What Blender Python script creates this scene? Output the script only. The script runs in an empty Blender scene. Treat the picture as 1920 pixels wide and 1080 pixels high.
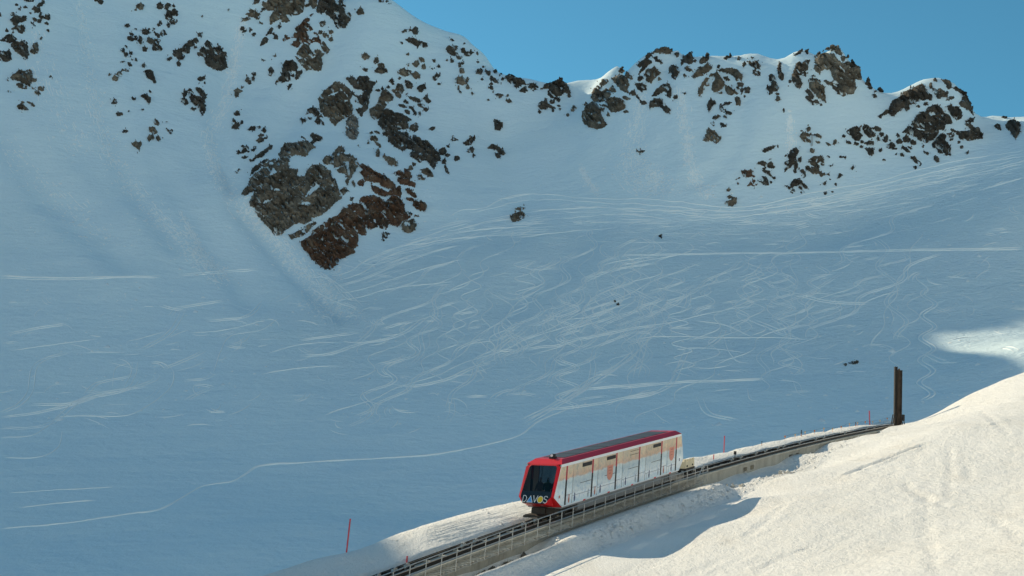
import bpy, bmesh, math, random
import numpy as np
from mathutils import Vector

# ------------------------------------------------------------------ camera, world, sun, exposure
SC = bpy.context.scene
COL = SC.collection
PITCH, ROLL, FPX = math.radians(12.0), math.radians(4.5), 2340.0
_F = np.array([0.0, math.cos(PITCH), math.sin(PITCH)])
_R0 = np.array([1.0, 0.0, 0.0])
_U0 = np.array([0.0, -math.sin(PITCH), math.cos(PITCH)])
_I = math.cos(ROLL) * _R0 + math.sin(ROLL) * _U0
_J = -math.sin(ROLL) * _R0 + math.cos(ROLL) * _U0
cam_data = bpy.data.cameras.new('camera')
cam = bpy.data.objects.new('camera', cam_data)
COL.objects.link(cam)
from mathutils import Matrix
m3 = Matrix(((_I[0], _J[0], -_F[0]), (_I[1], _J[1], -_F[1]), (_I[2], _J[2], -_F[2])))
cam.matrix_world = m3.to_4x4()
cam_data.sensor_width = 36.0
cam_data.lens = FPX / 1920.0 * 36.0
cam_data.clip_start, cam_data.clip_end = 0.5, 6000.0
SC.camera = cam

SUN_AZ, SUN_EL = math.radians(-42.0), math.radians(31.5)      # azimuth from +Y, towards +X positive
SUN = np.array([math.sin(SUN_AZ) * math.cos(SUN_EL), math.cos(SUN_AZ) * math.cos(SUN_EL), math.sin(SUN_EL)])
world = bpy.data.worlds.new('World')
SC.world = world
world.use_nodes = True
nt = world.node_tree
nt.nodes.clear()
sky = nt.nodes.new('ShaderNodeTexSky')
sky.sky_type = 'NISHITA'
sky.sun_disc = False
sky.sun_elevation = SUN_EL
sky.sun_rotation = SUN_AZ
sky.altitude = 2400.0
sky.air_density = 1.0
sky.dust_density = 0.0
sky.ozone_density = 3.0
bg = nt.nodes.new('ShaderNodeBackground')
bg.inputs['Strength'].default_value = 0.131
wo = nt.nodes.new('ShaderNodeOutputWorld')
grade = nt.nodes.new('ShaderNodeMix'); grade.data_type = 'RGBA'; grade.blend_type = 'MULTIPLY'
grade.inputs[0].default_value = 1.0; grade.inputs[7].default_value = (0.585, 1.15, 0.98, 1.0)     # white balance of the photograph
nt.links.new(sky.outputs[0], grade.inputs[6])
nt.links.new(grade.outputs[2], bg.inputs['Color'])
nt.links.new(bg.outputs[0], wo.inputs['Surface'])
sun_data = bpy.data.lights.new('sun', 'SUN')
sun_data.energy = 5.0
sun_data.angle = math.radians(0.30)
sun_data.color = (1.0, 0.84, 0.58)
sun = bpy.data.objects.new('sun', sun_data)
COL.objects.link(sun)
sun.rotation_euler = Vector(SUN).to_track_quat('Z', 'Y').to_euler()
sun.location = (-200, 250, 300)
SC.view_settings.view_transform = 'Standard'
SC.view_settings.look = 'None'
SC.view_settings.exposure = 0.0
SC.view_settings.gamma = 1.0
SC.view_settings.use_curve_mapping = False
SC.cycles.max_bounces = 6
SC.cycles.diffuse_bounces = 3
SC.cycles.transparent_max_bounces = 8

# ------------------------------------------------------------------ helpers: pixels <-> world, noise
def ray(px, py):
    a = (np.asarray(px, float) - 960.0) / FPX
    b = (540.0 - np.asarray(py, float)) / FPX
    return _F + a[..., None] * _I + b[..., None] * _J
def at(px, py, depth):
    return ray(px, py) * np.asarray(depth, float)[..., None]
def project(P):
    P = np.asarray(P, float)
    d = P @ _F
    return 960 + FPX * (P @ _I) / d, 540 - FPX * (P @ _J) / d, d

_rng = np.random.default_rng(7)
_PERM = _rng.permutation(512)
_GRAD = _rng.uniform(0, 2 * np.pi, 512)
_GX, _GY = np.cos(_GRAD), np.sin(_GRAD)
_VAL = _rng.uniform(-1, 1, 512)
def perlin(x, y, seed=0):
    x = np.asarray(x, float); y = np.asarray(y, float)
    xi = np.floor(x).astype(np.int64); yi = np.floor(y).astype(np.int64)
    xf = x - xi; yf = y - yi
    u = xf * xf * xf * (xf * (xf * 6 - 15) + 10); v = yf * yf * yf * (yf * (yf * 6 - 15) + 10)
    def g(ix, iy, dx, dy):
        h = _PERM[(_PERM[(ix + seed * 37) & 511] + iy) & 511]
        return _GX[h] * dx + _GY[h] * dy
    n00 = g(xi, yi, xf, yf); n10 = g(xi + 1, yi, xf - 1, yf)
    n01 = g(xi, yi + 1, xf, yf - 1); n11 = g(xi + 1, yi + 1, xf - 1, yf - 1)
    return 1.4 * ((n00 * (1 - u) + n10 * u) * (1 - v) + (n01 * (1 - u) + n11 * u) * v)
def fbm(x, y, seed=0, octaves=4, gain=0.5):
    s, a, t = 0.0, 1.0, 0.0
    for o in range(octaves):
        s = s + a * perlin(x * 2 ** o + 17.3 * o, y * 2 ** o - 9.1 * o, seed + o); t += a; a *= gain
    return s / t
def ridged(x, y, seed=0, octaves=4, gain=0.5):
    s, a, t = 0.0, 1.0, 0.0
    for o in range(octaves):
        s = s + a * (1 - 2 * np.abs(perlin(x * 2 ** o + 5.7 * o, y * 2 ** o + 3.3 * o, seed + o))); t += a; a *= gain
    return s / t
def smooth(a, b, x):
    t = np.clip((np.asarray(x, float) - a) / (b - a), 0, 1)
    return t * t * (3 - 2 * t)
def tps_fit(P, z, reg=0.0):
    P = np.asarray(P, float); n = len(P)
    def phi(r2): return np.where(r2 > 0, 0.5 * r2 * np.log(np.maximum(r2, 1e-12)), 0.0)
    K = phi(((P[:, None, :] - P[None, :, :]) ** 2).sum(-1)) + reg * np.eye(n)
    A = np.zeros((n + 3, n + 3)); A[:n, :n] = K
    A[:n, n] = 1; A[:n, n + 1:] = P; A[n, :n] = 1; A[n + 1:, :n] = P.T
    w = np.linalg.solve(A, np.concatenate([z, np.zeros(3)]))
    def f(x, y):
        x = np.asarray(x, float); y = np.asarray(y, float)
        out = w[n] + w[n + 1] * x + w[n + 2] * y
        for i in range(n):
            out = out + w[i] * phi((x - P[i, 0]) ** 2 + (y - P[i, 1]) ** 2)
        return out
    return f
# ------------------------------------------------------------------ the track line (plan: straight; profile fitted)
TD = np.array([0.5642, 0.8257])                 # horizontal direction uphill along the track
TA = np.array([0.8257, -0.5642])                # across, towards the viewer's side
P0 = at(1050.0, 962.0, 77.5)[:2] - 0.5 * TA     # a point of the track centre line
def st_of(x, y):
    dx, dy = np.asarray(x, float) - P0[0], np.asarray(y, float) - P0[1]
    return dx * TD[0] + dy * TD[1], dx * TA[0] + dy * TA[1]
def xy_of(s, t):
    s = np.asarray(s, float); t = np.asarray(t, float)
    return P0[0] + s * TD[0] + t * TA[0], P0[1] + s * TD[1] + t * TA[1]
def on_t(px, py, t):                            # ray meets the vertical plane at offset t from the track
    d = ray(px, py)
    t0 = -(P0 @ TA)
    k = (t - t0) / (d[..., 0] * TA[0] + d[..., 1] * TA[1])
    p = d * np.asarray(k)[..., None]
    return p, st_of(p[..., 0], p[..., 1])[0]
_rail = [(700, 1080), (762, 1060.5), (825, 1040.8), (900, 1012), (975, 981), (1360, 865.7), (1430, 847.5), (1502.5, 830), (1590, 811), (1670.7, 796.4)]
_rs, _rz = [], []
for (px, py) in _rail:
    p, s = on_t(np.float64(px), np.float64(py), -0.5)
    _rs.append(float(s)); _rz.append(float(p[2]))
_pc = np.polyfit(_rs, _rz, 3)
S_LO, S_HI = _rs[0], _rs[-1]
def track_z(s):
    s = np.asarray(s, float)
    c = np.clip(s, S_LO - 5, S_HI + 5)
    d = np.polyval(np.polyder(_pc), c)
    return np.polyval(_pc, c) + d * (s - c)
def trk(s, t, dz=0.0):                          # point in track coordinates
    x, y = xy_of(s, t)
    return np.stack([x, y, track_z(s) + dz + 0 * x], -1)

# ------------------------------------------------------------------ far mountain: control points (pixel, pixel, distance)
SKYLINE = [(728, 2.8, 388), (790, 65.6, 388), (825, 92.6, 390), (860, 128.8, 388), (890, 100.0, 384), (914, 108.8, 374), (950, 155.6, 368), (1003, 164.8, 362), (1032, 158.8, 358), (1060, 175.8, 366), (1085, 207.6, 369), (1110, 223.6, 370), (1140, 233.4, 365), (1165, 125.6, 350), (1200, 121.6, 331), (1245, 89.4, 326), (1272, 92, 322), (1300, 103.2, 318), (1350, 106.0, 315), (1420, 103.4, 310), (1480, 119.6, 305), (1512, 100.8, 302), (1545, 194.0, 300), (1572, 98.8, 299), (1608, 170.4, 297), (1640, 177.6, 294), (1672, 176.0, 292), (1700, 180.2, 298), (1715, 181.2, 297), (1755, 147.8, 292), (1800, 164.0, 288), (1822, 203.4, 285), (1850, 222.4, 291), (1890, 236.2, 288), (1925, 218.4, 282), (2100, 200, 268), (2350, 160, 250)]
SLOPE = [(0, 0, 352), (180, 0, 362), (350, 0, 372), (540, 0, 382), (640, 0, 386),
         (0, 150, 320), (180, 150, 326), (350, 150, 338), (500, 170, 345), (640, 130, 352), (760, 140, 356), (870, 160, 354), (930, 240, 338),
         (0, 330, 284), (200, 330, 288), (400, 320, 296), (500, 330, 290), (620, 360, 286), (720, 330, 298), (800, 300, 312), (860, 330, 308), (1000, 280, 322),
         (1070, 166, 353), (1105, 170, 350), (1140, 164, 344), (1250, 150, 312), (1260, 120, 319), (1350, 150, 304), (1460, 140, 297), (1470, 180, 290), (840, 76, 374), (875, 92, 371), (905, 116, 368), (1685, 184, 287), (1850, 232, 281), (1100, 250, 318), (1200, 240, 304), (1300, 230, 295), (1400, 220, 289), (1500, 220, 286), (1600, 220, 283), (1700, 240, 279), (1800, 250, 275), (1900, 250, 272),
         (600, 480, 262), (760, 430, 278), (900, 380, 292), (1000, 370, 296), (1150, 370, 284), (1280, 378, 273), (1370, 388, 269), (1500, 368, 269), (1620, 345, 270), (1760, 312, 266), (1920, 276, 262),
         (0, 520, 240), (250, 520, 240), (450, 520, 246), (900, 470, 258), (1150, 470, 252), (1400, 470, 244), (1650, 450, 236), (1920, 400, 230),
         (0, 700, 196), (300, 700, 196), (600, 650, 208), (900, 620, 212), (1200, 620, 206), (1500, 600, 202), (1800, 560, 198), (1880, 640, 173), (1950, 640, 161),
         (0, 850, 158), (400, 850, 158), (800, 800, 166), (1150, 780, 164), (1500, 740, 162), (1800, 690, 162), (1950, 760, 143),
         (-100, 1000, 124), (300, 1000, 122), (650, 990, 122), (-100, 1150, 96), (400, 1150, 96), (900, 980, 130), (1200, 900, 136), (1600, 830, 138)]
OFFSIDE = [(300, -150, 405), (560, -150, 412), (0, -140, 376), (-350, 60, 330), (-350, -100, 352), (-500, 400, 270), (-500, 800, 180),
           (2300, 400, 225), (2300, 700, 165)]
def _far_points():
    pts = []
    for (px, py, d) in SKYLINE:
        p = at(np.float64(px), np.float64(py), np.float64(d)); pts.append(p)
        q = p.copy(); q[:2] *= (d + 8.0) / d; q[2] -= 8.5; pts.append(q)
        q = p.copy(); q[:2] *= (d + 24.0) / d; q[2] -= 20.0; pts.append(q)       # the far side of the ridge falls away
        q = p.copy(); q[:2] *= (d + 90.0) / d; q[2] -= 62.0; pts.append(q)
    for L in (SLOPE, OFFSIDE):
        for (px, py, d) in L:
            pts.append(at(np.float64(px), np.float64(py), np.float64(d)))
    for xyz in [(-330, 100, 30), (-300, 250, 120), (-330, 420, 190), (-230, 520, 170), (-60, 560, 130), (200, 560, 40), (330, 300, 60), (-150, 40, -5), (250, 60, 0)]:
        pts.append(np.array(xyz, float))
    return np.array(pts)
_fp = _far_points()
_ffun = tps_fit(_fp[:, :2] / 100.0, _fp[:, 2] / 100.0, reg=1e-5)
FX0, FX1, FY0, FY1, FSTEP = -430.0, 330.0, 50.0, 590.0, 1.5
_fx = np.arange(FX0, FX1 + 0.1, FSTEP); _fy = np.arange(FY0, FY1 + 0.1, FSTEP)
_FXX, _FYY = np.meshgrid(_fx, _fy)              # rows follow y
FZ = _ffun(_FXX / 100.0, _FYY / 100.0) * 100.0
_amp = smooth(60, 200, FZ + 60)
FZ += 1.3 * fbm(_FXX / 46.0, _FYY / 70.0, 3, 3) * _amp + 0.28 * fbm(_FXX / 9.0, _FYY / 12.0, 9, 3)
# gullies and hollows in the face (lines followed in plan)
GULLY = [([(640, 40), (590, 150), (530, 240), (455, 330)], 26, 1.8), ([(160, 0), (200, 200), (240, 330), (330, 450)], 20, 1.1), ([(440, 60), (405, 230), (440, 380), (560, 520), (640, 590)], 15, 1.1),
         ([(1395, 190), (1390, 260), (1340, 320), (1300, 340)], 13, 0.9), ([(0, 240), (90, 360), (230, 480)], 28, 1.3), ([(1150, 190), (1130, 300)], 18, 0.6), ([(300, 330), (400, 460), (470, 560)], 22, 1.0),
         ([(1250, 250), (1230, 350)], 16, 0.7), ([(900, 200), (960, 300), (980, 360)], 26, 0.9), ([(960, 560), (1080, 470), (1100, 430)], 30, 1.0)]
_V = np.stack([_FXX, _FYY, FZ], -1).reshape(-1, 3); _gx, _gy, _gd = project(_V)
_near = (_gx > -60) & (_gx < 1980) & (_gd > 100)
for (_ln, _w, _dp) in GULLY:
    _d = np.full(_gx.shape, 1e9)
    for (a, b) in zip(_ln[:-1], _ln[1:]):
        _k = np.clip(((_gx - a[0]) * (b[0] - a[0]) + (_gy - a[1]) * (b[1] - a[1])) / ((b[0] - a[0]) ** 2 + (b[1] - a[1]) ** 2), 0, 1)
        _d = np.minimum(_d, np.hypot(_gx - a[0] - _k * (b[0] - a[0]), _gy - a[1] - _k * (b[1] - a[1])))
    FZ -= (np.where(_near, _dp * (np.exp(-(_d / _w) ** 2) - 0.35 * np.exp(-((_d - 1.9 * _w) / (0.7 * _w)) ** 2)), 0.0)).reshape(FZ.shape)
# ridge out of the frame on the left, whose shadow fills the bowl
# (measured across the sun's direction, height of its sky line seen along the sun's rays, distance)
_RT = [(-140, -60, 330), (-60, -15, 345), (0, -15, 362), (25, -21, 372), (38, -30, 378), (44.3, -34.6, 380), (48.5, -40, 382), (60, -44, 385), (80, -43, 390), (100, -37, 394), (114, -33, 396),
       (122, -29, 397), (130, -25.5, 398), (137, -21, 399), (144, -16.0, 400), (149, -14.9, 400), (152, -15.4, 400), (155, -17, 400), (159, -19.6, 400), (163, -20.4, 400), (167, -19.4, 400), (171, -15.4, 400), (174.7, -12.5, 400), (178, -10.8, 400), (181, -9, 400),
       (186, -7, 400), (205, 4, 400), (215, 12, 400), (228.8, 14, 400), (230.3, 13, 400), (230.8, -40, 399), (240, -50, 390), (275, -70, 366), (290, -90, 350)]
_te = math.tan(SUN_EL); _hx, _hy = math.sin(SUN_AZ), math.cos(SUN_AZ)
RIDGE = [(u * _hy + v * _hx, -u * _hx + v * _hy, h + _te * v) for (u, h, v) in _RT]
def ridge_h(x, y):
    best = np.full(np.shape(x), -1e3)
    for (a, b) in zip(RIDGE[:-1], RIDGE[1:]):
        ax, ay, az = a; bx, by, bz = b
        L2 = (bx - ax) ** 2 + (by - ay) ** 2
        k = np.clip(((x - ax) * (bx - ax) + (y - ay) * (by - ay)) / L2, 0, 1)
        d = np.hypot(x - ax - k * (bx - ax), y - ay - k * (by - ay))
        best = np.maximum(best, az + k * (bz - az) - np.where(x * _hy - y * _hx > 230.0, 30.0, 1.3) * d)
    return best
_rh = ridge_h(_FXX, _FYY)
FZ = np.where(_rh > FZ - 12, 0.5 * (FZ + _rh + np.sqrt((FZ - _rh) ** 2 + 4.0)), FZ)
def far_z(x, y):
    u = np.clip((np.asarray(x, float) - FX0) / FSTEP, 0, len(_fx) - 1.001); v = np.clip((np.asarray(y, float) - FY0) / FSTEP, 0, len(_fy) - 1.001)
    i = u.astype(int); j = v.astype(int); fu = u - i; fv = v - j
    return (FZ[j, i] * (1 - fu) + FZ[j, i + 1] * fu) * (1 - fv) + (FZ[j + 1, i] * (1 - fu) + FZ[j + 1, i + 1] * fu) * fv
def far_normal(x, y, e=1.5):
    n = np.stack([far_z(x - e, y) - far_z(x + e, y), far_z(x, y - e) - far_z(x, y + e), 2 * e + 0 * np.asarray(x, float)], -1)
    return n / np.linalg.norm(n, axis=-1, keepdims=True)
def hit_far(px, py, d0=105.0, d1=470.0, step=2.0):
    """distance at which the ray through a pixel meets the mountain (nan: sky)"""
    px = np.asarray(px, float); d = ray(px, py)
    res = np.full(px.shape, np.nan); prev = np.full(px.shape, d0)
    todo = np.ones(px.shape, bool)
    for k in np.arange(d0, d1, step):
        idx = np.nonzero(todo)[0]
        if len(idx) == 0: break
        p = d[idx] * k
        below = p[:, 2] < far_z(p[:, 0], p[:, 1])
        h = idx[below]
        lo = np.full(len(h), k - step); hi = np.full(len(h), k)
        for _ in range(7):
            mid = (lo + hi) / 2; q = d[h] * mid[:, None]
            b = q[:, 2] < far_z(q[:, 0], q[:, 1])
            hi = np.where(b, mid, hi); lo = np.where(b, lo, mid)
        res[h] = hi; todo[h] = False
    return res

# ------------------------------------------------------------------ near ground in track coordinates (s along, t across)
NEAR_CTRL = []                                  # (s, t, height above the rails)
def near_px(px, py, t):
    p, s = on_t(np.float64(px), np.float64(py), t)
    NEAR_CTRL.append((float(s), t, float(p[2] - track_z(s))))
def near_rel(s, t, z): NEAR_CTRL.append((float(s), float(t), float(z)))
# crest of the bank beyond the track
CREST = [(490, 1080, -5.6), (600, 1046, -5.6), (740, 1004, -5.5), (800, 984, -5.4), (860, 966, -5.2), (920, 951, -5.0), (988, 936, -4.8),
         (1290, 857, -3.6), (1360, 849, -3.3), (1470, 826, -3.0), (1580, 805, -2.8), (1665, 789, -2.8), (1700, 777.5, -2.8), (1740, 767, -2.8), (1785, 754, -2.8)]
EDGE = [(1120, 1092, 8.6), (1217, 1040, 8.0), (1300, 991, 7.8), (1400, 936, 7.4), (1480, 894, 6.4), (1560, 850, 4.9), (1620, 822, 3.4), (1672, 801, 1.7)]
for c in CREST: near_px(*c)
for (px, py, t) in EDGE: near_px(px, py, t)
HILL = [(1700, 796, 1.8), (1722, 789, 2.6), (1752, 777, 3.7), (1790, 758, 5.2), (1860, 727, 9.0), (1920, 700, 13.5), (1700, 850, 14.5), (1600, 950, 16.8), (1700, 1000, 22.5), (1500, 1000, 16.2),
        (1300, 1060, 12.8), (1920, 880, 24.5), (1920, 1080, 32.0), (1400, 1075, 16.8), (1820, 790, 17.0), (1920, 780, 20.0)]
for c in HILL: near_px(*c)
for s in (-60, -40, -26, -15, -9, -4.5, 1, 6, 11, 16):
    for (t, z) in [(1.2, -1.2), (2.2, -1.2), (3.6, -1.25), (5.0, -1.30), (6.6, -1.28)]: near_rel(s, t, z)
for s in (22, 28, 34):
    for (t, z) in [(0.95, -1.0), (2.0, -1.3), (3.2, -1.25), (5.0, -0.95)]: near_rel(s, t, z)
for s in (42, 50): 
    for (t, z) in [(0.95, -0.95), (2.0, -1.0), (3.2, -0.6)]: near_rel(s, t, z)
near_rel(58, 0.95, -0.7); near_rel(58, 2.0, -0.55)
for s in (-70, -45, -25, -12, -5, 2, 10, 18, 26, 34, 45, 60, 75, 90, 110):
    for (t, z) in [(-8.5, -1.6), (-12, -5.0), (-18, -12.0), (-28, -24.0)]:
        near_rel(s, t if s < 20 or t > -5 else t + 1.8, z)
for s in range(-70, 74, 6):
    near_rel(s, -1.4, -0.06); near_rel(s, -2.3, 0.06 if s > 20 else 0.12)
    if s > 20: near_rel(s, -4.4, -0.15)
for s in (-60, -40, -28): near_rel(s, 8.6, -1.27); near_rel(s, -5.6, 0.35); near_rel(s, 20, 0.9); near_rel(s, 36, 3.6); near_rel(s, 55, 6.5)
for (s, t, z) in [(118, 4, 0.5), (112, 20, 1.0), (100, 14, 3.2), (85, 20, 6.2), (112, 45, 6), (60, 30, 8.0), (85, 40, 9.0), (30, 45, 8.0), (0, 45, 6.0), (60, 60, 11), (0, 60, 8.5), (-70, 60, 7)]:
    near_rel(s, t, z)
for s in (78, 84, 90, 97, 104, 112, 120):       # the track runs on in a snow cutting past the mast
    c = float(np.interp(s, [76, 85, 100, 115], [0.12, 0.38, 1.25, 2.2]))
    for (t, z) in [(-3.4, c - 0.2), (-2.4, c - 0.08), (-1.7, c - 0.8), (-0.8, c - 1.6), (1.0, c - 1.85)]: near_rel(s, t, z)
_nc = np.array(NEAR_CTRL)
_nfun = tps_fit(_nc[:, :2] / 10.0, _nc[:, 2], reg=2e-3)
NS0, NS1, NT0, NT1, NSTEP = -72.0, 124.0, -22.0, 58.0, 0.28
_ns = np.arange(NS0, NS1, NSTEP); _ntt = np.arange(NT0, NT1, NSTEP)
_NS, _NT = np.meshgrid(_ns, _ntt)
NZ = _nfun(_NS / 10.0, _NT / 10.0)
_rough = (smooth(1.5, 3.0, _NT) + smooth(1.6, 2.6, -_NT)) * (1 - 0.8 * smooth(4.6, 5.4, _NT) * (1 - smooth(8.5, 10, _NT)) * (1 - smooth(18, 24, _NS)))
NZ += _rough * (0.07 * fbm(_NS / 5.0, _NT / 4.0, 21, 3) + 0.03 * fbm(_NS / 1.1, _NT / 0.9, 25, 3))
_berm = smooth(1.2, 2.2, _NT) * (1 - smooth(4.2, 4.9, _NT)) * smooth(-40, -3, _NS) * (1 - smooth(40, 60, _NS))
NZ += _berm * smooth(17, 21, _NS) * (0.12 * ridged(_NS / 1.6, _NT / 1.3, 31, 3))
_zA = np.interp(_NT, [1.0, 1.3, 2.2, 2.75, 3.3, 3.55, 4.05, 4.7, 5.4, 7.5], [-1.75, -1.72, -1.52, -1.1, -0.46, -0.44, -1.10, -1.34, -1.30, -1.28])
_zB = np.interp(_NT, [1.0, 1.3, 2.0, 2.8, 3.5, 3.75, 4.3, 4.9, 5.6, 7.5], [-0.85, -0.78, -0.60, -0.50, -0.40, -0.42, -1.05, -1.33, -1.30, -1.28])
_lump = 0.5 + 0.9 * perlin(_NS / 2.6 + 0.3, _NT * 0 + 4.2, 33)
_zB = _zB + 0.13 * _lump * np.exp(-((_NT - 3.2) / 0.7) ** 2) + 0.10 * fbm(_NS / 0.9, _NT / 0.7, 34, 3) * np.exp(-((_NT - 3.9) / 0.9) ** 2)
_zA = _zA + 0.07 * fbm(_NS / 2.2, _NT * 0 + 1.7, 35, 2) * np.exp(-((_NT - 3.4) / 0.5) ** 2)
_mB = smooth(-5.0, -2.2, _NS); _zz = _zA * (1 - _mB) + _zB * _mB
_mk = smooth(0.9, 1.15, _NT) * (1 - smooth(5.6, 7.4, _NT)) * (1 - smooth(16.5, 20.5, _NS))
NZ = NZ * (1 - _mk) + _mk * _zz
# furrow on the open hill, beside the groomed edge
_hill = smooth(8.5, 12.0, _NT + 0.06 * _NS)
NZ += _hill * (0.16 * fbm(_NS / 14.0, _NT / 6.0, 41, 3) + 0.035 * ridged(_NS / 3.0, _NT / 1.2, 43, 3) + 0.045 * fbm(_NS / 1.3, _NT / 1.0, 47, 3) * smooth(-0.35, 0.35, fbm(_NS / 12, _NT / 8, 48, 2)))
def _carve(px, wid, dep):                       # a rut dug into the hill along a line
    global NZ
    q = np.array(px, float); c = []
    for (a, b) in zip(q[:-1], q[1:]):
        for k in np.linspace(0, 1, 14, endpoint=False): c.append(a + (b - a) * k)
    c = np.array(c); st = []
    for (x, y) in c:
        d = hit_near(np.array([x]), np.array([y]))[0]
        if not np.isnan(d): p = at(np.float64(x), np.float64(y), np.float64(d)); st.append(st_of(p[0], p[1]))
    if len(st) < 3: return
    st = np.array(st); m = (_NS > st[:, 0].min() - 2) & (_NS < st[:, 0].max() + 2) & (_NT > st[:, 1].min() - 2) & (_NT < st[:, 1].max() + 2)
    S, T = _NS[m], _NT[m]; d2 = np.full(S.shape, 1e9)
    for (a, b) in zip(st[:-1], st[1:]):
        e = b - a; k = np.clip(((S - a[0]) * e[0] + (T - a[1]) * e[1]) / max(e @ e, 1e-6), 0, 1); d2 = np.minimum(d2, (S - a[0] - k * e[0]) ** 2 + (T - a[1] - k * e[1]) ** 2)
    d = np.sqrt(d2) + 0.12 * fbm(S / 0.8, T / 0.8, 49, 2); w = wid * (0.7 + 0.6 * fbm(S / 3, T / 3, 50, 2))
    NZ[m] += -dep * np.exp(-(d / w) ** 2) + 0.5 * dep * np.exp(-((d - 2.0 * w) / (0.8 * w)) ** 2)
_cut = smooth(-1.55, -1.25, _NT) * (1 - smooth(0.85, 1.0, _NT)) * (1 - smooth(69.5, 71.0, _NS))
NZ = NZ * (1 - _cut) + _cut * np.minimum(NZ, -0.75)
def near_rel_z(s, t):
    u = np.clip((np.asarray(s, float) - NS0) / NSTEP, 0, len(_ns) - 1.001); v = np.clip((np.asarray(t, float) - NT0) / NSTEP, 0, len(_ntt) - 1.001)
    i = u.astype(int); j = v.astype(int); fu = u - i; fv = v - j
    return (NZ[j, i] * (1 - fu) + NZ[j, i + 1] * fu) * (1 - fv) + (NZ[j + 1, i] * (1 - fu) + NZ[j + 1, i + 1] * fu) * fv
def near_pt(s, t, dz=0.0):
    x, y = xy_of(s, t)
    return np.stack([x, y, track_z(s) + near_rel_z(s, t) + dz], -1)
def hit_near(px, py, d0=25.0, d1=175.0, step=0.5):
    px = np.atleast_1d(np.asarray(px, float)); d = ray(px, np.atleast_1d(py)); res = np.full(px.shape, np.nan)
    todo = np.ones(px.shape, bool)
    for k in np.arange(d0, d1, step):
        idx = np.nonzero(todo)[0]
        if len(idx) == 0: break
        p = d[idx] * k; s, t = st_of(p[:, 0], p[:, 1])
        b = (p[:, 2] < track_z(s) + near_rel_z(s, t)) & (s > NS0) & (s < NS1) & (t > NT0) & (t < NT1)
        h = idx[b]; lo = np.full(len(h), k - step); hi = np.full(len(h), k)
        for _ in range(8):
            mid = (lo + hi) / 2; q = d[h] * mid[:, None]; s2, t2 = st_of(q[:, 0], q[:, 1])
            bb = q[:, 2] < track_z(s2) + near_rel_z(s2, t2)
            hi = np.where(bb, mid, hi); lo = np.where(bb, lo, mid)
        res[h] = hi; todo[h] = False
    return res

RUTS = [([(1590, 890), (1625, 876), (1664, 860), (1699, 846), (1734, 835)], 0.34, 0.26), ([(1702, 908), (1706, 918), (1727, 929), (1776, 952)], 0.3, 0.10), ([(1738, 929), (1740, 960), (1746, 1016), (1752, 1079)], 0.28, 0.09),
        ([(1725, 932), (1726, 974), (1731, 1034)], 0.28, 0.07), ([(1780, 841), (1782, 883), (1778, 932)], 0.25, 0.09), ([(1808, 858), (1819, 883), (1817, 900)], 0.25, 0.08), ([(1418, 1069), (1463, 1048), (1516, 1027)], 0.24, 0.10), ([(1435, 1050), (1488, 1034)], 0.2, 0.07),
        ([(1840, 772), (1868, 791), (1893, 816)], 0.25, 0.08), ([(1857, 971), (1893, 992), (1917, 1017)], 0.22, 0.08), ([(1400, 1006), (1435, 978), (1470, 946)], 0.3, 0.08), ([(1805, 805), (1840, 802), (1900, 788)], 0.3, 0.08), ([(1712, 876), (1717, 855), (1730, 840)], 0.2, 0.07)]
for _r in RUTS: _carve(*_r)

# ------------------------------------------------------------------ materials
def new_mat(name):
    m = bpy.data.materials.new(name); m.use_nodes = True
    n = m.node_tree; b = n.nodes.get('Principled BSDF')
    return m, n, b
def node(n, kind, **kw):
    x = n.nodes.new(kind)
    for k, v in kw.items():
        if k in ('inputs',):
            for kk, vv in v.items(): x.inputs[kk].default_value = vv
        else: setattr(x, k, v)
    return x
def noise_node(n, vec, scale, detail=4, rough=0.55, dist=0.0):
    x = node(n, 'ShaderNodeTexNoise'); x.inputs['Scale'].default_value = scale; x.inputs['Detail'].default_value = detail
    x.inputs['Roughness'].default_value = rough; x.inputs['Distortion'].default_value = dist
    if vec is not None: n.links.new(vec, x.inputs['Vector'])
    return x
def mapping(n, vec, scale=(1, 1, 1), rot=(0, 0, 0)):
    x = node(n, 'ShaderNodeMapping'); x.inputs['Scale'].default_value = scale; x.inputs['Rotation'].default_value = rot
    n.links.new(vec, x.inputs['Vector']); return x.outputs[0]
def ramp(n, fac, stops):
    x = node(n, 'ShaderNodeValToRGB'); e = x.color_ramp.elements
    while len(e) < len(stops): e.new(0.5)
    for q, (p, c) in zip(e, stops): q.position = p; q.color = (*c, 1) if len(c) == 3 else c
    n.links.new(fac, x.inputs[0]); return x.outputs[0]
def mixc(n, fac, a, b, blend='MIX'):
    x = node(n, 'ShaderNodeMix', data_type='RGBA', blend_type=blend)
    for s, v in ((0, fac), (6, a), (7, b)):
        if hasattr(v, 'links') or hasattr(v, 'is_linked'): n.links.new(v, x.inputs[s])
        else: x.inputs[s].default_value = v if s == 0 else (*v, 1)
    return x.outputs[2]
def maths(n, op, a, b=0.0, c=None, clamp=False):
    x = node(n, 'ShaderNodeMath', operation=op, use_clamp=clamp)
    for i, v in enumerate((a, b) if c is None else (a, b, c)):
        if hasattr(v, 'is_linked'): n.links.new(v, x.inputs[i])
        else: x.inputs[i].default_value = v
    return x.outputs[0]
def bump(n, height, strength, dist, base=None):
    x = node(n, 'ShaderNodeBump'); x.inputs['Strength'].default_value = strength; x.inputs['Distance'].default_value = dist
    n.links.new(height, x.inputs['Height'])
    if base is not None: n.links.new(base, x.inputs['Normal'])
    return x.outputs[0]
SNOW = (0.725, 0.885, 0.955)
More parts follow.
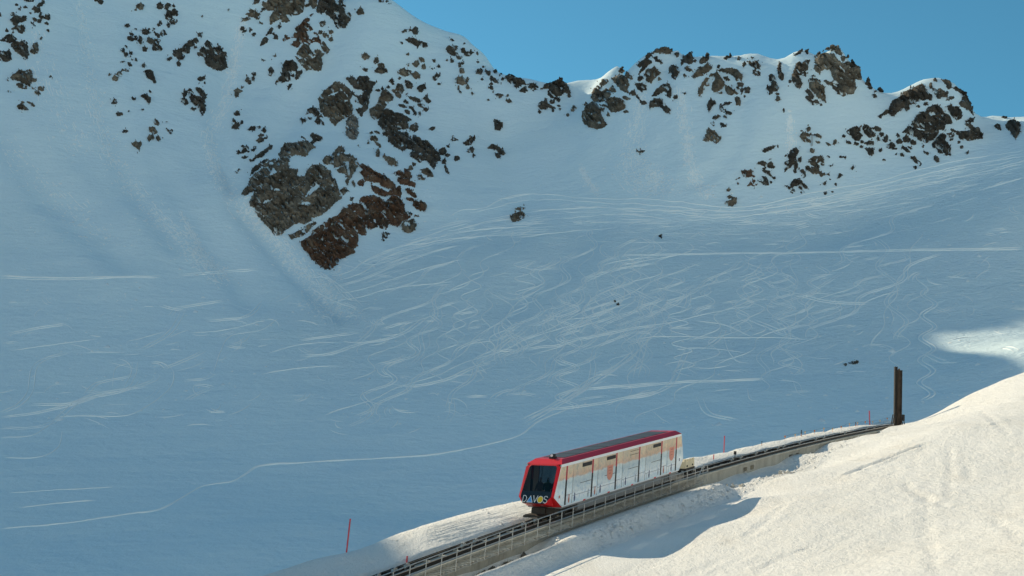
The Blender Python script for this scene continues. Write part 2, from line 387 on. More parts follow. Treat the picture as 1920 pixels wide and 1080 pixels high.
def simple_mat(name, col, rough=0.6, metal=0.0, var=0.12, scale=3.0, bmp=0.0):
    m, n, b = new_mat(name)
    g = node(n, 'ShaderNodeNewGeometry')
    t = noise_node(n, g.outputs['Position'], scale, 5, 0.6)
    lo = tuple(c * (1 - var) for c in col); hi = tuple(min(1, c * (1 + var)) for c in col)
    n.links.new(ramp(n, t.outputs[0], [(0.3, lo), (0.7, hi)]), b.inputs['Base Color'])
    b.inputs['Roughness'].default_value = rough; b.inputs['Metallic'].default_value = metal
    if bmp: n.links.new(bump(n, t.outputs[0], bmp, 0.02), b.inputs['Normal'])
    return m
def snow_far_mat():
    m, n, b = new_mat('mountain_snow')
    g = node(n, 'ShaderNodeNewGeometry'); P = g.outputs['Position']
    big = noise_node(n, mapping(n, P, (1, 1, 1)), 0.05, 4)
    grain = noise_node(n, mapping(n, P, (0.7, 0.5, 1.6)), 0.9, 6, 0.62)          # wind crust lying along the slope
    chop = noise_node(n, mapping(n, P, (0.5, 1.1, 1.1), (0, 0, 0.25)), 1.0, 6, 0.62, 1.6)
    roll = noise_node(n, mapping(n, P, (0.35, 1, 1)), 0.16, 3)
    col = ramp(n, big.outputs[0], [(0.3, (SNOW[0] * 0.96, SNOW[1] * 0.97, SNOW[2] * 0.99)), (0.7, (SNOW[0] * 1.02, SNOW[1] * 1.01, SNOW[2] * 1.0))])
    att = node(n, 'ShaderNodeAttribute', attribute_name='chop')
    n.links.new(col, b.inputs['Base Color']); b.inputs['Roughness'].default_value = 0.75
    b.inputs['Specular IOR Level'].default_value = 0.2
    h = maths(n, 'MULTIPLY', chop.outputs[0], att.outputs['Fac'])
    n1 = bump(n, roll.outputs[0], 0.5, 1.0)
    n2 = bump(n, grain.outputs[0], 0.65, 0.40, n1)
    n3 = bump(n, h, 0.75, 0.55, n2)
    n.links.new(n3, b.inputs['Normal'])
    return m
def snow_near_mat():
    m, n, b = new_mat('near_snow')
    g = node(n, 'ShaderNodeNewGeometry'); P = g.outputs['Position']
    fine = noise_node(n, mapping(n, P, (1, 0.7, 1), (0, 0, -0.6)), 6.5, 5, 0.7)
    crust = noise_node(n, mapping(n, P, (1.0, 0.5, 1), (0, 0, -0.6)), 2.0, 7, 0.68, 0.0)
    dirt = noise_node(n, mapping(n, P, (1.0, 0.3, 1), (0, 0, -0.6)), 0.35, 6, 0.6)
    col = ramp(n, dirt.outputs[0], [(0.40, (0.87, 0.87, 0.86)), (0.58, (0.85, 0.845, 0.825)), (0.68, (0.81, 0.795, 0.765)), (0.78, (0.75, 0.73, 0.69))])
    n.links.new(col, b.inputs['Base Color']); b.inputs['Roughness'].default_value = 0.7
    b.inputs['Specular IOR Level'].default_value = 0.2
    ga = node(n, 'ShaderNodeAttribute', attribute_name='groomed')
    sm = maths(n, 'SUBTRACT', 1.0, maths(n, 'MULTIPLY', ga.outputs['Fac'], 0.8))
    n1 = bump(n, maths(n, 'MULTIPLY', crust.outputs[0], sm), 0.9, 0.22)
    n2 = bump(n, fine.outputs[0], 0.85, 0.085, n1)
    n.links.new(n2, b.inputs['Normal'])
    return m
M = {}
M['far'] = snow_far_mat(); M['near'] = snow_near_mat()

def mesh_obj(name, verts, faces, mat=None, parent=None, smooth_sh=False, mats=None, mat_idx=None, **props):
    me = bpy.data.meshes.new(name)
    me.from_pydata([tuple(map(float, v)) for v in verts], [], [tuple(int(i) for i in f) for f in faces]); me.update()
    if mats:
        for q in mats: me.materials.append(q)
        if mat_idx is not None: me.polygons.foreach_set('material_index', np.asarray(mat_idx, np.int32))
    elif mat: me.materials.append(mat)
    if smooth_sh: me.polygons.foreach_set('use_smooth', np.ones(len(me.polygons), bool))
    o = bpy.data.objects.new(name, me); COL.objects.link(o)
    if parent is not None: o.parent = parent
    for k, v in props.items(): o[k] = v
    return o
def grid_obj(name, P, mat, **props):
    """mesh from an (rows, cols, 3) array, written with foreach_set"""
    r, c = P.shape[:2]
    i = (np.arange(r - 1)[:, None] * c + np.arange(c - 1)[None, :]).ravel()
    F = np.stack([i, i + 1, i + 1 + c, i + c], -1).astype(np.int32)
    me = bpy.data.meshes.new(name)
    me.vertices.add(r * c); me.vertices.foreach_set('co', P.reshape(-1).astype(np.float32))
    me.loops.add(F.size); me.loops.foreach_set('vertex_index', F.ravel())
    me.polygons.add(len(F)); me.polygons.foreach_set('loop_start', np.arange(0, F.size, 4, dtype=np.int32))
    me.polygons.foreach_set('use_smooth', np.ones(len(F), bool))
    me.update(calc_edges=True); me.materials.append(mat)
    o = bpy.data.objects.new(name, me); COL.objects.link(o)
    for k, v in props.items(): o[k] = v
    return o
# ------------------------------------------------------------------ the two snow sheets
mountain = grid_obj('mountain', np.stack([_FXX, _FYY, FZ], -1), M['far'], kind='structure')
_pp = project(np.stack([_FXX, _FYY, FZ], -1).reshape(-1, 3))
_chop = smooth(-25, 70, _pp[1] - np.interp(_pp[0], [0, 420, 560, 640, 800, 1000, 1370, 1620, 1920], [620, 560, 540, 470, 430, 385, 388, 345, 276])) * (1 - 0.75 * smooth(620, 820, _pp[1])) * smooth(250, 700, _pp[0])
_a = mountain.data.attributes.new('chop', 'FLOAT', 'POINT'); _a.data.foreach_set('value', np.ascontiguousarray(_chop, np.float32))
_nx, _ny = xy_of(_NS, _NT)
snow_slope = grid_obj('snow_slope', np.stack([_nx, _ny, track_z(_NS) + NZ], -1), M['near'], kind='structure')
_gr = smooth(4.6, 5.2, _NT) * (1 - smooth(8.0, 9.5, _NT)) * (1 - smooth(18, 24, _NS))
_a = snow_slope.data.attributes.new('groomed', 'FLOAT', 'POINT'); _a.data.foreach_set('value', np.ascontiguousarray(_gr.ravel(), np.float32))
# unseen slope added behind the viewer to bounce sunlight onto the shaded bowl
_ox, _oy = np.meshgrid(np.arange(-900, 901, 24.0), np.arange(-1000, 9, 24.0))
_os, _ot = st_of(_ox, _oy)
_oz = -9.0 + 0.58 * np.maximum(-_oy - 20, 0) + 5.0 * fbm(_ox / 90, _oy / 90, 77, 4) - 0.03 * np.maximum(-_ox - 60, 0) + 0.06 * np.maximum(_ox - 60, 0)
bounce_slope = grid_obj('bounce_slope', np.stack([_ox, _oy, _oz], -1), M['near'], kind='structure')
# ------------------------------------------------------------------ rock outcrops (traced outlines; each outcrop is one thing, each rock of it a part)
ZOOM = {'A': (0, 0, 4.908), 'B': (190, 0, 3.723), 'C': (420, 0, 6.0), 'D': (560, 130, 5.4), 'E': (420, 220, 6.0), 'F': (500, 340, 6.0), 'G': (680, 0, 5.4),
        'H': (640, 250, 5.4), 'I': (930, 70, 5.684), 'J': (1210, 80, 5.143), 'K': (1430, 70, 6.752), 'L': (1560, 130, 5.333), 'M': (1340, 230, 6.353), 'Q': (0, 0, 1.0)}
# region | kind | label | shapes: P = outline, B = boulder (x y rx ry angle), N = snow patch, S = snow patch outline
ROCKS = '''
A|d|jagged dark crags tumbling down beside the top left corner of the photo|P 95,185 130,160 185,150 195,175 215,145 240,150 240,190 210,200 175,205 160,235 120,225;B 115,133,20,16,0;P 110,265 150,240 180,245 200,230 230,250 225,290 200,312 175,300 165,280;P 105,420 130,385 185,390 240,370 255,420 265,480 255,540 230,550 190,505 140,465;P 0,380 40,345 90,315 125,325 155,360 130,390 100,395 50,380;B 120,300,8,8,0;B 62,286,18,9,0
A|d|dark crag cut off by the left edge of the photo|P -30,500 10,470 60,480 85,455 100,490 100,545 75,568 30,560 -30,540;B -4,135,16,14,0
A|g|upright grey crag beside the jagged top corner crags|P 275,475 300,430 315,400 345,395 352,440 345,485 315,500;B 377,355,9,9,0
A|d|scatter of small dark rocks along the top edge above the jagged crags|B 275,0,40,18,0;B 370,45,40,20,-20;B 335,90,40,25,10;B 240,68,22,12,0;B 155,45,15,8,0;B 180,85,12,12,0;B 440,160,32,28,40;B 430,218,20,15,20;B 380,160,30,15,20;B 320,180,15,22,0;B 360,195,20,15,0;B 300,215,12,8,0;B 315,235,8,10,0;B 375,125,12,10,0;B 400,20,14,14,0;B 280,120,10,8,0;B 442,280,7,12,-30
A|g|crown shaped crag with a flat slab under it on the western snow face|P 92,715 130,690 160,665 200,645 215,665 250,655 285,638 298,670 295,710 285,760 275,795 240,780 190,750 130,735;B 200,795,45,24,15;B 320,740,18,20,0;B 90,845,16,8,25;B 75,740,8,6,0
A|g|pair of low brown rocks close below the crown shaped crag|B 375,815,32,20,30;B 342,855,24,22,20;B 310,815,8,8,0
A|g|lens shaped brown rock with chips above it on the western snow face|B 210,992,55,26,15;B 270,945,25,6,15;B 305,970,18,12,30;B 208,945,15,6,0
A|d|tiny stone alone on open snow beside the crown shaped crag|B 462,707,12,8,-20
A|d|small dark rock hanging from the top edge beside the debris chute|B 925,15,22,24,0;B 890,0,24,12,0
B|g|lone grey boulder high on the face above the broken rock scatter|B 270,47,26,22,0;B 240,68,10,8,0
B|d|stacked dark blocks high on the face left of the avalanche chute|B 415,42,26,24,20;B 460,45,20,26,40;B 505,45,10,10,0;B 510,90,28,26,0;B 468,110,26,34,10;B 500,148,24,20,0;B 470,175,10,16,0
B|d|broken scatter of dark ledges beneath the stacked dark blocks|B 310,225,28,24,0;B 345,285,38,24,25;B 375,330,26,24,40;B 430,235,24,24,20;B 390,245,10,28,-40;B 205,270,26,16,20;B 240,265,12,16,0;B 272,285,16,24,0;B 300,345,18,16,30;B 415,335,12,18,0;B 395,290,12,20,-30;B 355,203,25,8,0;B 415,160,8,10,0;B 400,175,10,10,0;B 185,178,16,12,0;B 240,205,12,6,0;B 210,238,18,8,20
B|d|string of small stones trailing down from the broken ledges|B 155,352,12,14,0;B 170,380,14,14,0;B 205,372,10,10,0;B 215,410,10,10,0;B 242,420,10,10,0;B 198,450,10,20,-35;B 175,325,8,8,0;B 150,430,12,5,0
B|g|two blunt rocks at the foot of the trailing stones|B 125,515,24,20,0;B 97,550,24,18,15;B 155,488,14,7,0;B 183,497,8,8,0;B 55,518,8,10,0
B|d|narrow dark rock slanting down below the broken ledges|P 300,492 335,488 360,500 372,535 385,575 370,585 352,560 325,545 312,520;B 295,458,14,14,0
B|d|bent dark rock midway down the western snow face|P 280,668 300,657 330,670 350,690 335,728 315,705;B 340,640,6,12,0
B|d|small lone boulder beside the debris chute|B 92,710,18,18,30;B 225,690,13,10,0
B|d|dark oval stone lying under the small lone boulder|B 124,798,22,11,0;B 192,778,5,5,0
B|d|lowest lone stone beside the debris chute|B 172,918,14,10,0
B|g|loose group of rocks low on the western snow face|B 388,855,26,14,25;B 365,910,32,22,30;B 345,962,30,20,-25;B 400,970,14,16,30
B|d|thin sprinkle of stones beside the loose low group|B 485,925,10,12,0;B 470,915,20,6,15;B 455,852,8,4,0;B 495,910,6,8,0;B 290,762,8,4,0
B|g|ragged rock ending in a tail, lowest on the western face|P 212,1010 240,988 262,995 282,988 275,1015 265,1050 245,1030
B|d|dark stepped crag reaching up to its twin across the snow|P 500,355 540,352 565,335 580,310 605,305 622,335 615,370 585,380 575,410 545,420 525,400 505,385;B 625,305,24,22,30;B 660,285,18,20,-30;B 688,240,15,15,0;B 655,330,10,10,0;B 478,412,16,10,-30;B 540,445,14,18,0
B|d|big blocky dark crag with a snow pocket between two gullies|P 720,300 745,285 775,310 785,355 800,335 830,320 845,360 870,365 875,395 870,430 882,470 850,485 820,495 780,480 745,460 722,440 730,400 750,385;P 690,345 715,325 745,365 725,410 700,390;B 685,380,16,16,0;N 803,382,16,10,0
B|d|three little stones between the blocky crag and the split outcrop|B 690,550,18,16,0;B 713,545,14,14,0;B 725,580,6,6,0
B|d|split outcrop of leaning slabs beneath the three little stones|P 610,622 632,625 640,655 670,675 690,680 715,685 730,740 720,790 708,803 690,780 670,745 640,720 615,680;P 657,615 690,615 720,640 735,680 720,697 695,665 670,640;P 565,660 580,632 605,635 600,660 575,685;B 588,708,26,22,40;B 640,760,18,10,0
B|d|handful of stones along the edge of the avalanche chute|B 945,795,22,16,0;B 925,845,12,12,0;P 905,895 945,855 968,870 960,900;B 700,115,4,4,0;B 885,72,5,5,0
C|g|large brown cliff hanging from the top edge of the photo|P 430,20 480,40 510,-60 900,-60 905,50 890,130 850,160 780,175 700,155 680,190 640,220 580,235 520,280 515,220 530,170 580,120 490,120 440,70;P 650,200 700,190 745,215 745,240 700,255 655,240;P 960,-60 1040,-60 1055,70 1000,95 960,50;B 935,65,24,20,0
C|d|dark slanting buttress at the top edge beside the large brown cliff|P 1040,130 1055,60 1080,-60 1240,-60 1260,50 1330,-60 1350,90 1370,160 1410,140 1430,170 1415,230 1385,270 1360,320 1320,310 1280,320 1240,260 1230,220 1180,190 1140,140 1090,155;N 1270,180,50,8,50;N 1275,20,24,40,-20
C|d|small slab at the top edge left of the large brown cliff|P 330,50 345,-40 410,-40 385,30;B 445,105,22,16,-30;B 420,132,8,8,0
C|g|triangular boulder alone on the snow beside the slanting buttress|P 1485,140 1510,115 1535,80 1555,100 1575,155 1510,165
C|g|flat topped rocks at the head of the avalanche chute|P 245,165 290,145 350,125 400,160 395,225 360,220 340,190 280,185;P 200,240 220,210 270,195 300,215 270,230;B 310,118,30,12,-10;B 415,258,12,10,0
C|d|thin leaning stones beneath the flat topped rocks|B 205,325,30,22,-10;B 225,355,30,12,-25;B 300,342,24,12,-40;B 338,390,22,16,-50
C|d|dark fin and loose stones under the large brown cliff|P 405,518 420,480 440,435 480,422 500,445 490,480 440,500;P 475,400 500,345 530,310 560,325 540,370 500,395;B 630,292,20,30,25;B 580,420,24,24,0;B 555,385,10,16,0
C|r|ragged dark rib running down below the large brown cliff|P 880,250 920,210 970,210 965,235 920,250 960,275 990,320 1000,340 930,350 900,350 940,380 950,440 985,460 1000,430 1050,430 1060,390 1000,370 1040,370 1090,460 1090,490 1030,470 960,490 900,470 860,490 830,535 790,520 760,500 800,470 830,430 760,420 800,380 830,370 800,320 860,290;B 700,437,40,16,-20;B 690,398,14,12,0;B 985,170,18,6,-30
C|g|broken grey blocks beside the ragged dark rib|B 1105,268,36,26,10;B 1075,365,20,18,0;B 1145,400,36,28,20;B 1205,360,24,24,0;B 1200,445,20,24,0;P 1085,500 1120,470 1150,500 1190,560 1170,605 1120,575 1100,540
C|g|bulging grey crag at the foot of the ragged dark rib|P 870,530 900,500 950,510 960,540 1000,590 1060,550 1110,590 1115,620 1090,660 1110,710 1090,790 1040,800 1000,780 930,790 890,750 860,710 830,680 880,660 860,630 810,610;N 930,655,40,12,-20;N 1010,640,12,40,60;B 820,650,30,6,35
C|d|mossy dark lobe lowest of the rocks under the large brown cliff|P 665,720 690,690 740,685 780,690 815,710 830,760 810,800 760,790 745,830 745,900 700,920 660,930 640,905 580,945 590,910 640,860 660,800;B 840,830,30,50,30;B 775,850,24,16,0;B 820,875,24,20,0;B 735,975,18,32,20
C|d|dark stones dotting the edge of the chute above its bend|P 235,915 260,850 290,890 330,870 350,880 330,910 290,920 265,925;B 337,835,26,24,0;B 285,938,20,12,0;P 490,790 530,755 560,810 530,855 505,840 515,805;B 565,630,26,8,0;B 440,675,14,6,0
C|g|leaf shaped rock at the edge of the avalanche chute|P 118,1010 160,1000 215,1025 170,1050 160,1090 130,1100 118,1060;B 205,985,10,10,0
C|g|round boulder on smooth snow between the two great cliffs|B 1590,638,52,40,10;B 1590,785,28,12,40
D|g|big brown crag with a ledge of snow heading the central cliffs|P 205,290 250,230 300,190 370,130 400,125 440,150 500,190 530,220 550,260 520,300 520,330 545,380 540,450 500,480 430,520 400,530 365,575 345,545 320,520 310,490 260,470 225,430 215,380 205,340;N 350,250,60,14,-25;N 480,320,24,16,0;N 430,210,12,20,-40;N 470,240,10,50,-40
D|p|pale tapering rock tower standing below the big brown crag|P 485,520 520,475 560,460 590,500 605,550 600,600 610,650 590,690 550,715 500,690 475,640 485,590
D|d|dark splintered ribs beside the big brown crag|P 480,95 540,70 580,110 620,70 690,70 715,100 690,120 740,130 790,130 750,180 720,260 710,340 690,410 650,440 640,480 600,450 580,400 640,390 655,360 600,340 560,330 600,290 560,260 530,230 560,240 610,270 650,260 660,230 620,200 560,190 510,130
D|g|chain of rounded brown blocks above the long diagonal cliff|P 715,400 770,380 800,340 830,260 850,200 900,220 960,270 950,310 900,340 870,390 850,440 820,490 770,515 735,480;N 880,335,50,10,20;P 940,210 980,210 1000,150 1050,160 1065,210 1040,250 1030,300 980,260;N 985,225,14,10,0
D|d|long diagonal cliff descending across the central face|P 830,450 880,405 930,400 970,440 1040,450 1100,490 1140,510 1100,540 1110,590 1060,610 1000,620 1040,640 1100,630 1110,680 1200,680 1250,720 1310,740 1370,800 1430,870 1440,920 1390,940 1330,950 1270,910 1230,945 1180,910 1130,880 1130,850 1160,820 1100,800 1050,825 1000,800 960,760 905,730 910,690 860,660 850,610 805,560 810,510;N 1000,540,16,10,0;N 1045,620,40,14,0;N 1230,855,14,14,0;N 1050,770,20,16,0;N 1150,690,10,20,0;P 1320,960 1350,930 1400,950 1370,1010;P 1110,600 1160,555 1190,540 1215,580 1200,620 1170,635
D|d|crumbling ledges to the upper side of the long diagonal cliff|B 1115,155,50,36,20;B 1245,190,46,34,-35;B 840,15,70,25,-5;B 675,10,22,14,0;P 1085,240 1110,270 1180,290 1250,310 1240,330 1190,330 1130,305;P 1260,300 1300,250 1310,290 1335,330 1310,345 1280,320;B 1240,370,40,18,20;B 1290,405,20,24,0;B 1150,400,50,12,40;B 1100,435,30,20,20;B 1180,450,16,20,0;B 1050,370,50,10,20;B 1225,470,10,30,0;B 1080,330,16,30,-30;B 940,120,24,20,0;B 1020,90,12,14,0;B 910,185,18,10,0;B 850,200,16,12,0;B 800,215,24,12,0;B 955,150,14,10,0
D|d|sparse stones on snow past the end of the crumbling ledges|B 1422,148,10,12,0;B 1355,600,30,14,-20;B 1575,712,36,12,0
D|g|column of stones in the gully beside the pale tower|B 740,640,16,12,0;B 795,640,36,10,35;B 760,705,34,26,15;B 805,760,34,14,40;B 803,845,22,44,10;B 705,750,12,8,0;B 615,780,14,8,30
D|g|slanting wedge of rock below the long diagonal cliff|P 850,880 890,885 960,910 1000,945 1010,970 950,980 910,960 880,920
D|d|dark claw shaped rocks left of the big brown crag|P 78,450 95,410 170,390 210,440 235,480 200,490 150,450 110,440;B 45,520,30,24,0;B 200,530,32,30,0;B 248,550,12,18,0;B 118,497,18,10,0
D|d|dark fringe of rocks at the lower end of the long diagonal cliff|B 1455,830,40,34,0;B 1510,780,22,12,30;B 1510,870,24,14,0;B 1600,905,26,26,0;B 1500,1020,14,50,-20;B 1470,940,20,30,0
E|m|huge grey brown cliff face, widest of the central cliffs|P 195,870 230,820 280,750 300,690 350,650 420,600 450,560 440,540 500,500 560,470 600,490 640,460 610,420 640,400 640,360 700,300 820,290 900,260 960,270 985,310 1030,340 960,370 940,420 890,440 810,420 760,440 730,410 740,470 720,520 740,580 830,590 830,620 810,660 900,670 940,600 990,540 1080,535 1130,550 1150,600 1200,600 1200,640 1250,700 1270,760 1290,820 1320,910 1240,970 1180,1030 1100,1100 980,1130 980,1160 910,1200 850,1180 760,1220 690,1270 630,1325 570,1330 550,1300 520,1250 480,1220 400,1130 350,1060 350,1020 290,1000 290,940 330,880 350,830 300,840 240,880;S 500,670 550,560 610,620;N 530,520,30,20,0;N 590,820,40,20,0;N 480,950,50,20,-20;N 1000,820,120,30,-40;N 920,970,60,24,0;N 850,755,30,10,-35;N 1120,1010,20,14,0;N 1220,770,24,12,0;N 490,570,30,12,0
E|d|thin slanting slabs along the upper edge of the huge cliff face|P 280,490 340,460 400,400 470,360 540,310 545,340 470,400 430,440 360,470 310,500;P 310,600 350,560 430,500 500,460 480,500 420,560 350,610 300,650
E|d|hooked dark rock on snow above the huge cliff face|P 965,200 1000,180 1050,195 1110,235 1090,255 1040,270 990,310 975,290 1000,250;B 895,232,20,8,25
E|d|dark stones stepping down beside the chute above the huge cliff|B 130,100,48,26,-25;B 112,40,18,16,0;B 202,55,14,20,0;B 310,130,40,24,-10;B 390,110,22,14,0;B 455,155,24,24,0;B 415,205,30,12,0;B 410,255,50,26,-20;B 450,240,40,8,-10
E|d|dark shattered patch at the outer corner of the huge cliff|B 245,370,38,36,40;B 330,370,20,14,-30;B 165,390,16,22,0;B 210,330,20,10,0;B 230,450,30,16,0;B 350,345,18,10,0;B 190,400,40,6,0;B 145,620,14,16,0;B 165,590,14,8,-20
E|m|grey crag split by snow veins between huge and rusty cliffs|P 1110,490 1150,440 1200,440 1250,380 1290,330 1345,340 1360,390 1330,420 1390,420 1440,440 1490,470 1510,530 1480,600 1440,650 1420,700 1380,760 1360,720 1390,680 1370,640 1290,620 1270,590 1330,560 1340,520 1300,550 1240,570 1220,520 1170,530 1130,530;N 1390,530,24,46,-10;N 1290,410,14,30,10;P 1300,830 1350,790 1400,830 1340,870;B 1455,745,16,40,-25
F|r|rusty brown cliff with a dark pointed foot, lowest on the mountain|P 385,680 440,650 500,610 520,560 600,500 680,460 690,430 760,405 800,390 850,320 900,280 970,250 1040,260 1050,190 1100,180 1200,160 1280,190 1340,230 1420,160 1500,190 1540,250 1560,330 1600,420 1540,440 1500,480 1470,510 1380,480 1340,540 1290,530 1250,480 1250,510 1160,545 1110,500 1120,600 1080,605 1040,590 1000,520 960,500 1000,560 1030,620 1020,720 980,760 1000,800 940,820 870,860 820,870 800,930 760,960 720,990 660,990 600,950 540,900 500,870 480,820 430,780 400,740;N 845,500,16,60,-45;N 860,640,16,50,-25;N 670,530,70,9,-30;N 1090,270,20,60,-40;N 1060,410,8,30,-40;N 1330,390,8,60,-40;N 1220,450,30,14,45;N 730,690,10,10,0;N 990,340,16,12,0
F|g|rounded boulder holding a snow cup at the end of the rusty cliff|P 1500,520 1540,450 1600,440 1650,420 1685,480 1670,540 1600,590 1540,560;N 1580,480,40,24,25
F|r|rusty knob and strips on the outer flank of the rusty cliff|P 1650,210 1720,220 1780,240 1805,270 1790,320 1740,340 1690,310 1650,270;P 1560,90 1640,120 1690,180 1670,190 1600,130;B 1600,370,40,30,30;B 1690,390,24,12,0;B 1620,200,40,20,0
F|g|narrow islet of rock in the snow below the huge cliff|P 250,605 330,580 400,545 450,500 540,460 575,465 500,520 460,570 410,610 340,630 285,645
F|d|little stones on snow just beneath the rusty cliff|B 1330,610,30,30,0;B 1310,655,14,12,0;B 1360,590,24,10,0
F|d|few small stones in the snow ramp between huge and rusty cliffs|B 965,190,16,14,0;B 950,215,10,8,0
H|r|upper terrace of rusty rock under the slanting wedge|P 180,320 220,315 300,360 360,400 430,425 500,480 550,520 540,560 480,560 420,540 380,500 300,490 250,480 210,430 190,390 220,370;P 300,520 360,550 420,580 480,600 520,560 600,540 605,620 590,650 560,620 420,640 330,600;P 160,495 210,465 240,490 215,535 180,530;P 650,565 690,570 740,600 770,650 740,650 700,620 660,590
H|r|separate rusty block above the rusty cliff|P 530,410 580,375 640,400 640,350 700,400 715,450 690,460 700,490 755,500 745,545 690,530 640,520 600,510 570,480 570,450
H|g|small brown rocks on snow beside the separate rusty block|P 820,360 870,355 920,400 930,440 880,440 850,410 810,400;P 770,440 800,420 840,460 830,475 790,470;B 735,315,18,14,0;B 700,350,22,26,0
H|d|dark forked rock alone on the smooth central snow|P 1230,105 1290,60 1300,30 1360,55 1340,80 1310,110 1260,120;B 1315,172,36,26,-30;B 1340,222,12,12,0
H|d|dark curved rock with a pendant stone on the smooth central snow|P 1480,150 1520,110 1560,130 1620,150 1655,205 1640,220 1590,200 1570,165 1500,155;B 1583,230,26,24,40
G|d|stones poking over the shoulder at the top of the skyline|B 190,6,24,22,0;B 248,10,10,18,0;B 270,35,10,8,0
G|d|angular dark rock high under the sunlit shoulder|P 390,330 430,300 500,300 540,270 560,295 555,350 520,345 490,315 430,325
G|d|lacework of dark ledges beneath the angular high rock|P 430,395 520,385 560,420 640,435 655,470 620,480 580,450 560,490 540,460 470,430;B 395,435,18,8,30
G|d|dark broken band under the sunlit snow rim|P 830,510 870,465 960,470 960,495 920,520 960,540 1000,590 975,605 940,570 900,560 880,540;B 1070,545,46,22,-15;B 1018,510,22,28,0;B 905,625,18,12,0;B 895,600,10,8,0;B 855,612,12,6,0;B 980,660,16,26,-10;B 1018,640,12,12,0;B 905,410,16,10,40;B 1028,440,10,6,0
G|g|brown dome shaped rock with stones hanging below the broken band|P 935,820 960,785 1010,780 1050,820 1060,850 1020,865 970,850;B 1005,725,28,24,40;B 970,890,12,28,0;B 1065,880,18,24,0;B 985,935,14,14,0;B 1112,945,10,20,0;B 1060,800,14,18,0
G|d|cluster of stones close under the end of the sunlit rim|B 1182,722,38,30,0;B 1270,735,36,20,40;B 1228,678,14,8,0;B 1160,540,10,16,0;B 1163,628,14,10,0;B 1345,720,20,26,0;B 1405,742,14,8,45;B 1390,765,8,6,0
G|d|trickle of small stones falling toward the saddle|B 1345,815,30,20,35;B 1305,790,14,30,0;B 1300,850,14,14,0;B 1303,890,18,20,0;B 1320,930,8,10,0;B 1210,800,14,14,0;B 1415,800,20,12,0
G|d|two dark flecks of rock below the saddle's stone ridge|B 1385,970,36,24,15;B 1475,1020,32,22,-15;B 1270,1010,14,8,0;B 1465,965,10,10,0
G|g|zigzag of boulders above the splintered ribs|B 140,615,30,36,0;B 190,670,40,26,45;B 180,722,56,24,10;B 22,710,18,10,20
G|g|brown slab with dark stones around it above the rounded blocks|P 350,740 380,700 430,705 490,720 495,750 450,770 390,760;B 600,605,30,20,25;B 540,650,40,30,-35;B 615,680,20,24,0;B 540,770,50,40,40;B 460,550,12,12,0;B 455,660,12,10,0
G|d|stones in a loose row on the snow beside the brown slab|B 740,780,36,30,-20;B 705,690,30,12,30;B 765,675,16,12,0;B 720,615,20,8,50;B 775,850,8,10,0
I|d|dark rock ridge on the skyline where the shoulder meets the saddle|P 95,420 130,390 180,400 220,430 280,450 320,490 345,510 310,500 260,510 220,540 180,510 130,470;P 250,575 300,525 340,570 300,585;P 340,530 370,500 420,495 450,535 400,565
I|d|pointed dark crag standing alone in the saddle|P 490,550 530,500 600,480 660,440 705,430 720,470 760,510 800,590 780,600 720,590 700,620 640,640 590,645 550,610 580,570 560,545
I|d|dark rubble under the pointed saddle crag|P 440,740 470,690 510,685 520,650 545,655 540,690 590,730 630,755 590,755 550,740 535,770 490,770;B 600,690,32,14,-10;B 655,665,24,20,0;B 665,730,14,10,0;B 680,765,12,10,0;B 610,780,14,12,0;B 463,795,16,18,40;B 780,620,18,18,0
I|g|two small boulders under the bright cornice|B 827,757,22,34,15;B 765,828,18,16,0
I|d|dark thumb of rock on the slope below the two dark flecks|P -20,870 40,900 72,905 65,965 40,990 -10,985
I|g|great egg shaped boulder below the bright cornice|P 915,840 930,790 970,730 1010,700 1060,690 1100,740 1120,800 1130,850 1180,930 1160,950 1080,980 1000,960 950,930 925,890;B 955,715,14,26,30
I|g|leaning grey crag at the end of the bright cornice|P 1015,640 1040,560 1090,520 1140,450 1190,450 1200,470 1160,500 1090,560 1130,580 1180,550 1220,590 1210,640 1150,680 1090,690 1040,680
I|g|squat grey boulder next to the great egg shaped boulder|P 1165,700 1200,650 1270,640 1340,660 1380,700 1370,760 1300,790 1240,800 1180,750;B 1140,740,30,40,30;B 1380,790,26,14,10;B 1195,825,20,18,30
I|g|slanting grey rib on the flank of the broad summit|P 1230,440 1290,410 1360,410 1400,440 1420,510 1400,560 1420,600 1360,580 1300,520;B 1460,598,40,28,0;B 1380,650,40,20,15;B 1240,555,40,30,30;B 1340,350,36,28,10;B 1345,325,15,18,0;B 1400,400,20,40,-20;B 1440,430,12,24,0
I|d|dark notched strips just under the broad summit|P 1500,300 1560,250 1600,230 1640,250 1660,270 1620,300 1560,360 1520,400 1540,340 1570,300 1530,320;P 1590,210 1640,170 1665,195 1610,235;B 1740,255,36,18,25;B 1700,215,20,16,0
I|g|brown hump below the dark notched strips|P 1580,400 1600,350 1660,340 1690,310 1720,350 1750,380 1700,430 1650,490 1600,460 1610,430;B 1740,445,20,20,0
I|d|dark lump and crumbs beneath the brown hump|P 1480,500 1530,490 1600,510 1605,550 1550,580 1510,550;B 1540,440,34,20,-20;B 1570,700,30,24,-20;B 1510,640,12,30,-40;B 1540,680,12,14,0
J|g|rocky cap of the broad summit on the skyline|P 70,105 85,70 120,60 160,45 240,65 265,55 260,90 210,110 160,105 110,100;B 300,115,14,30,-25
J|d|sharp leaning spire on the skyline beside the broad summit|P 345,170 380,130 450,75 460,120 460,185 440,210 390,200;B 350,200,16,16,0;B 475,175,10,10,0
J|d|knobbed pinnacle on the skyline with a round head|B 600,120,24,30,0;P 510,200 530,160 580,140 610,150 600,180 540,205
J|g|broad slab tilted below the knobbed pinnacle|P 445,330 480,290 510,240 560,230 600,190 640,240 620,270 560,310 500,330 460,345;B 415,255,36,24,20;B 380,320,18,12,0
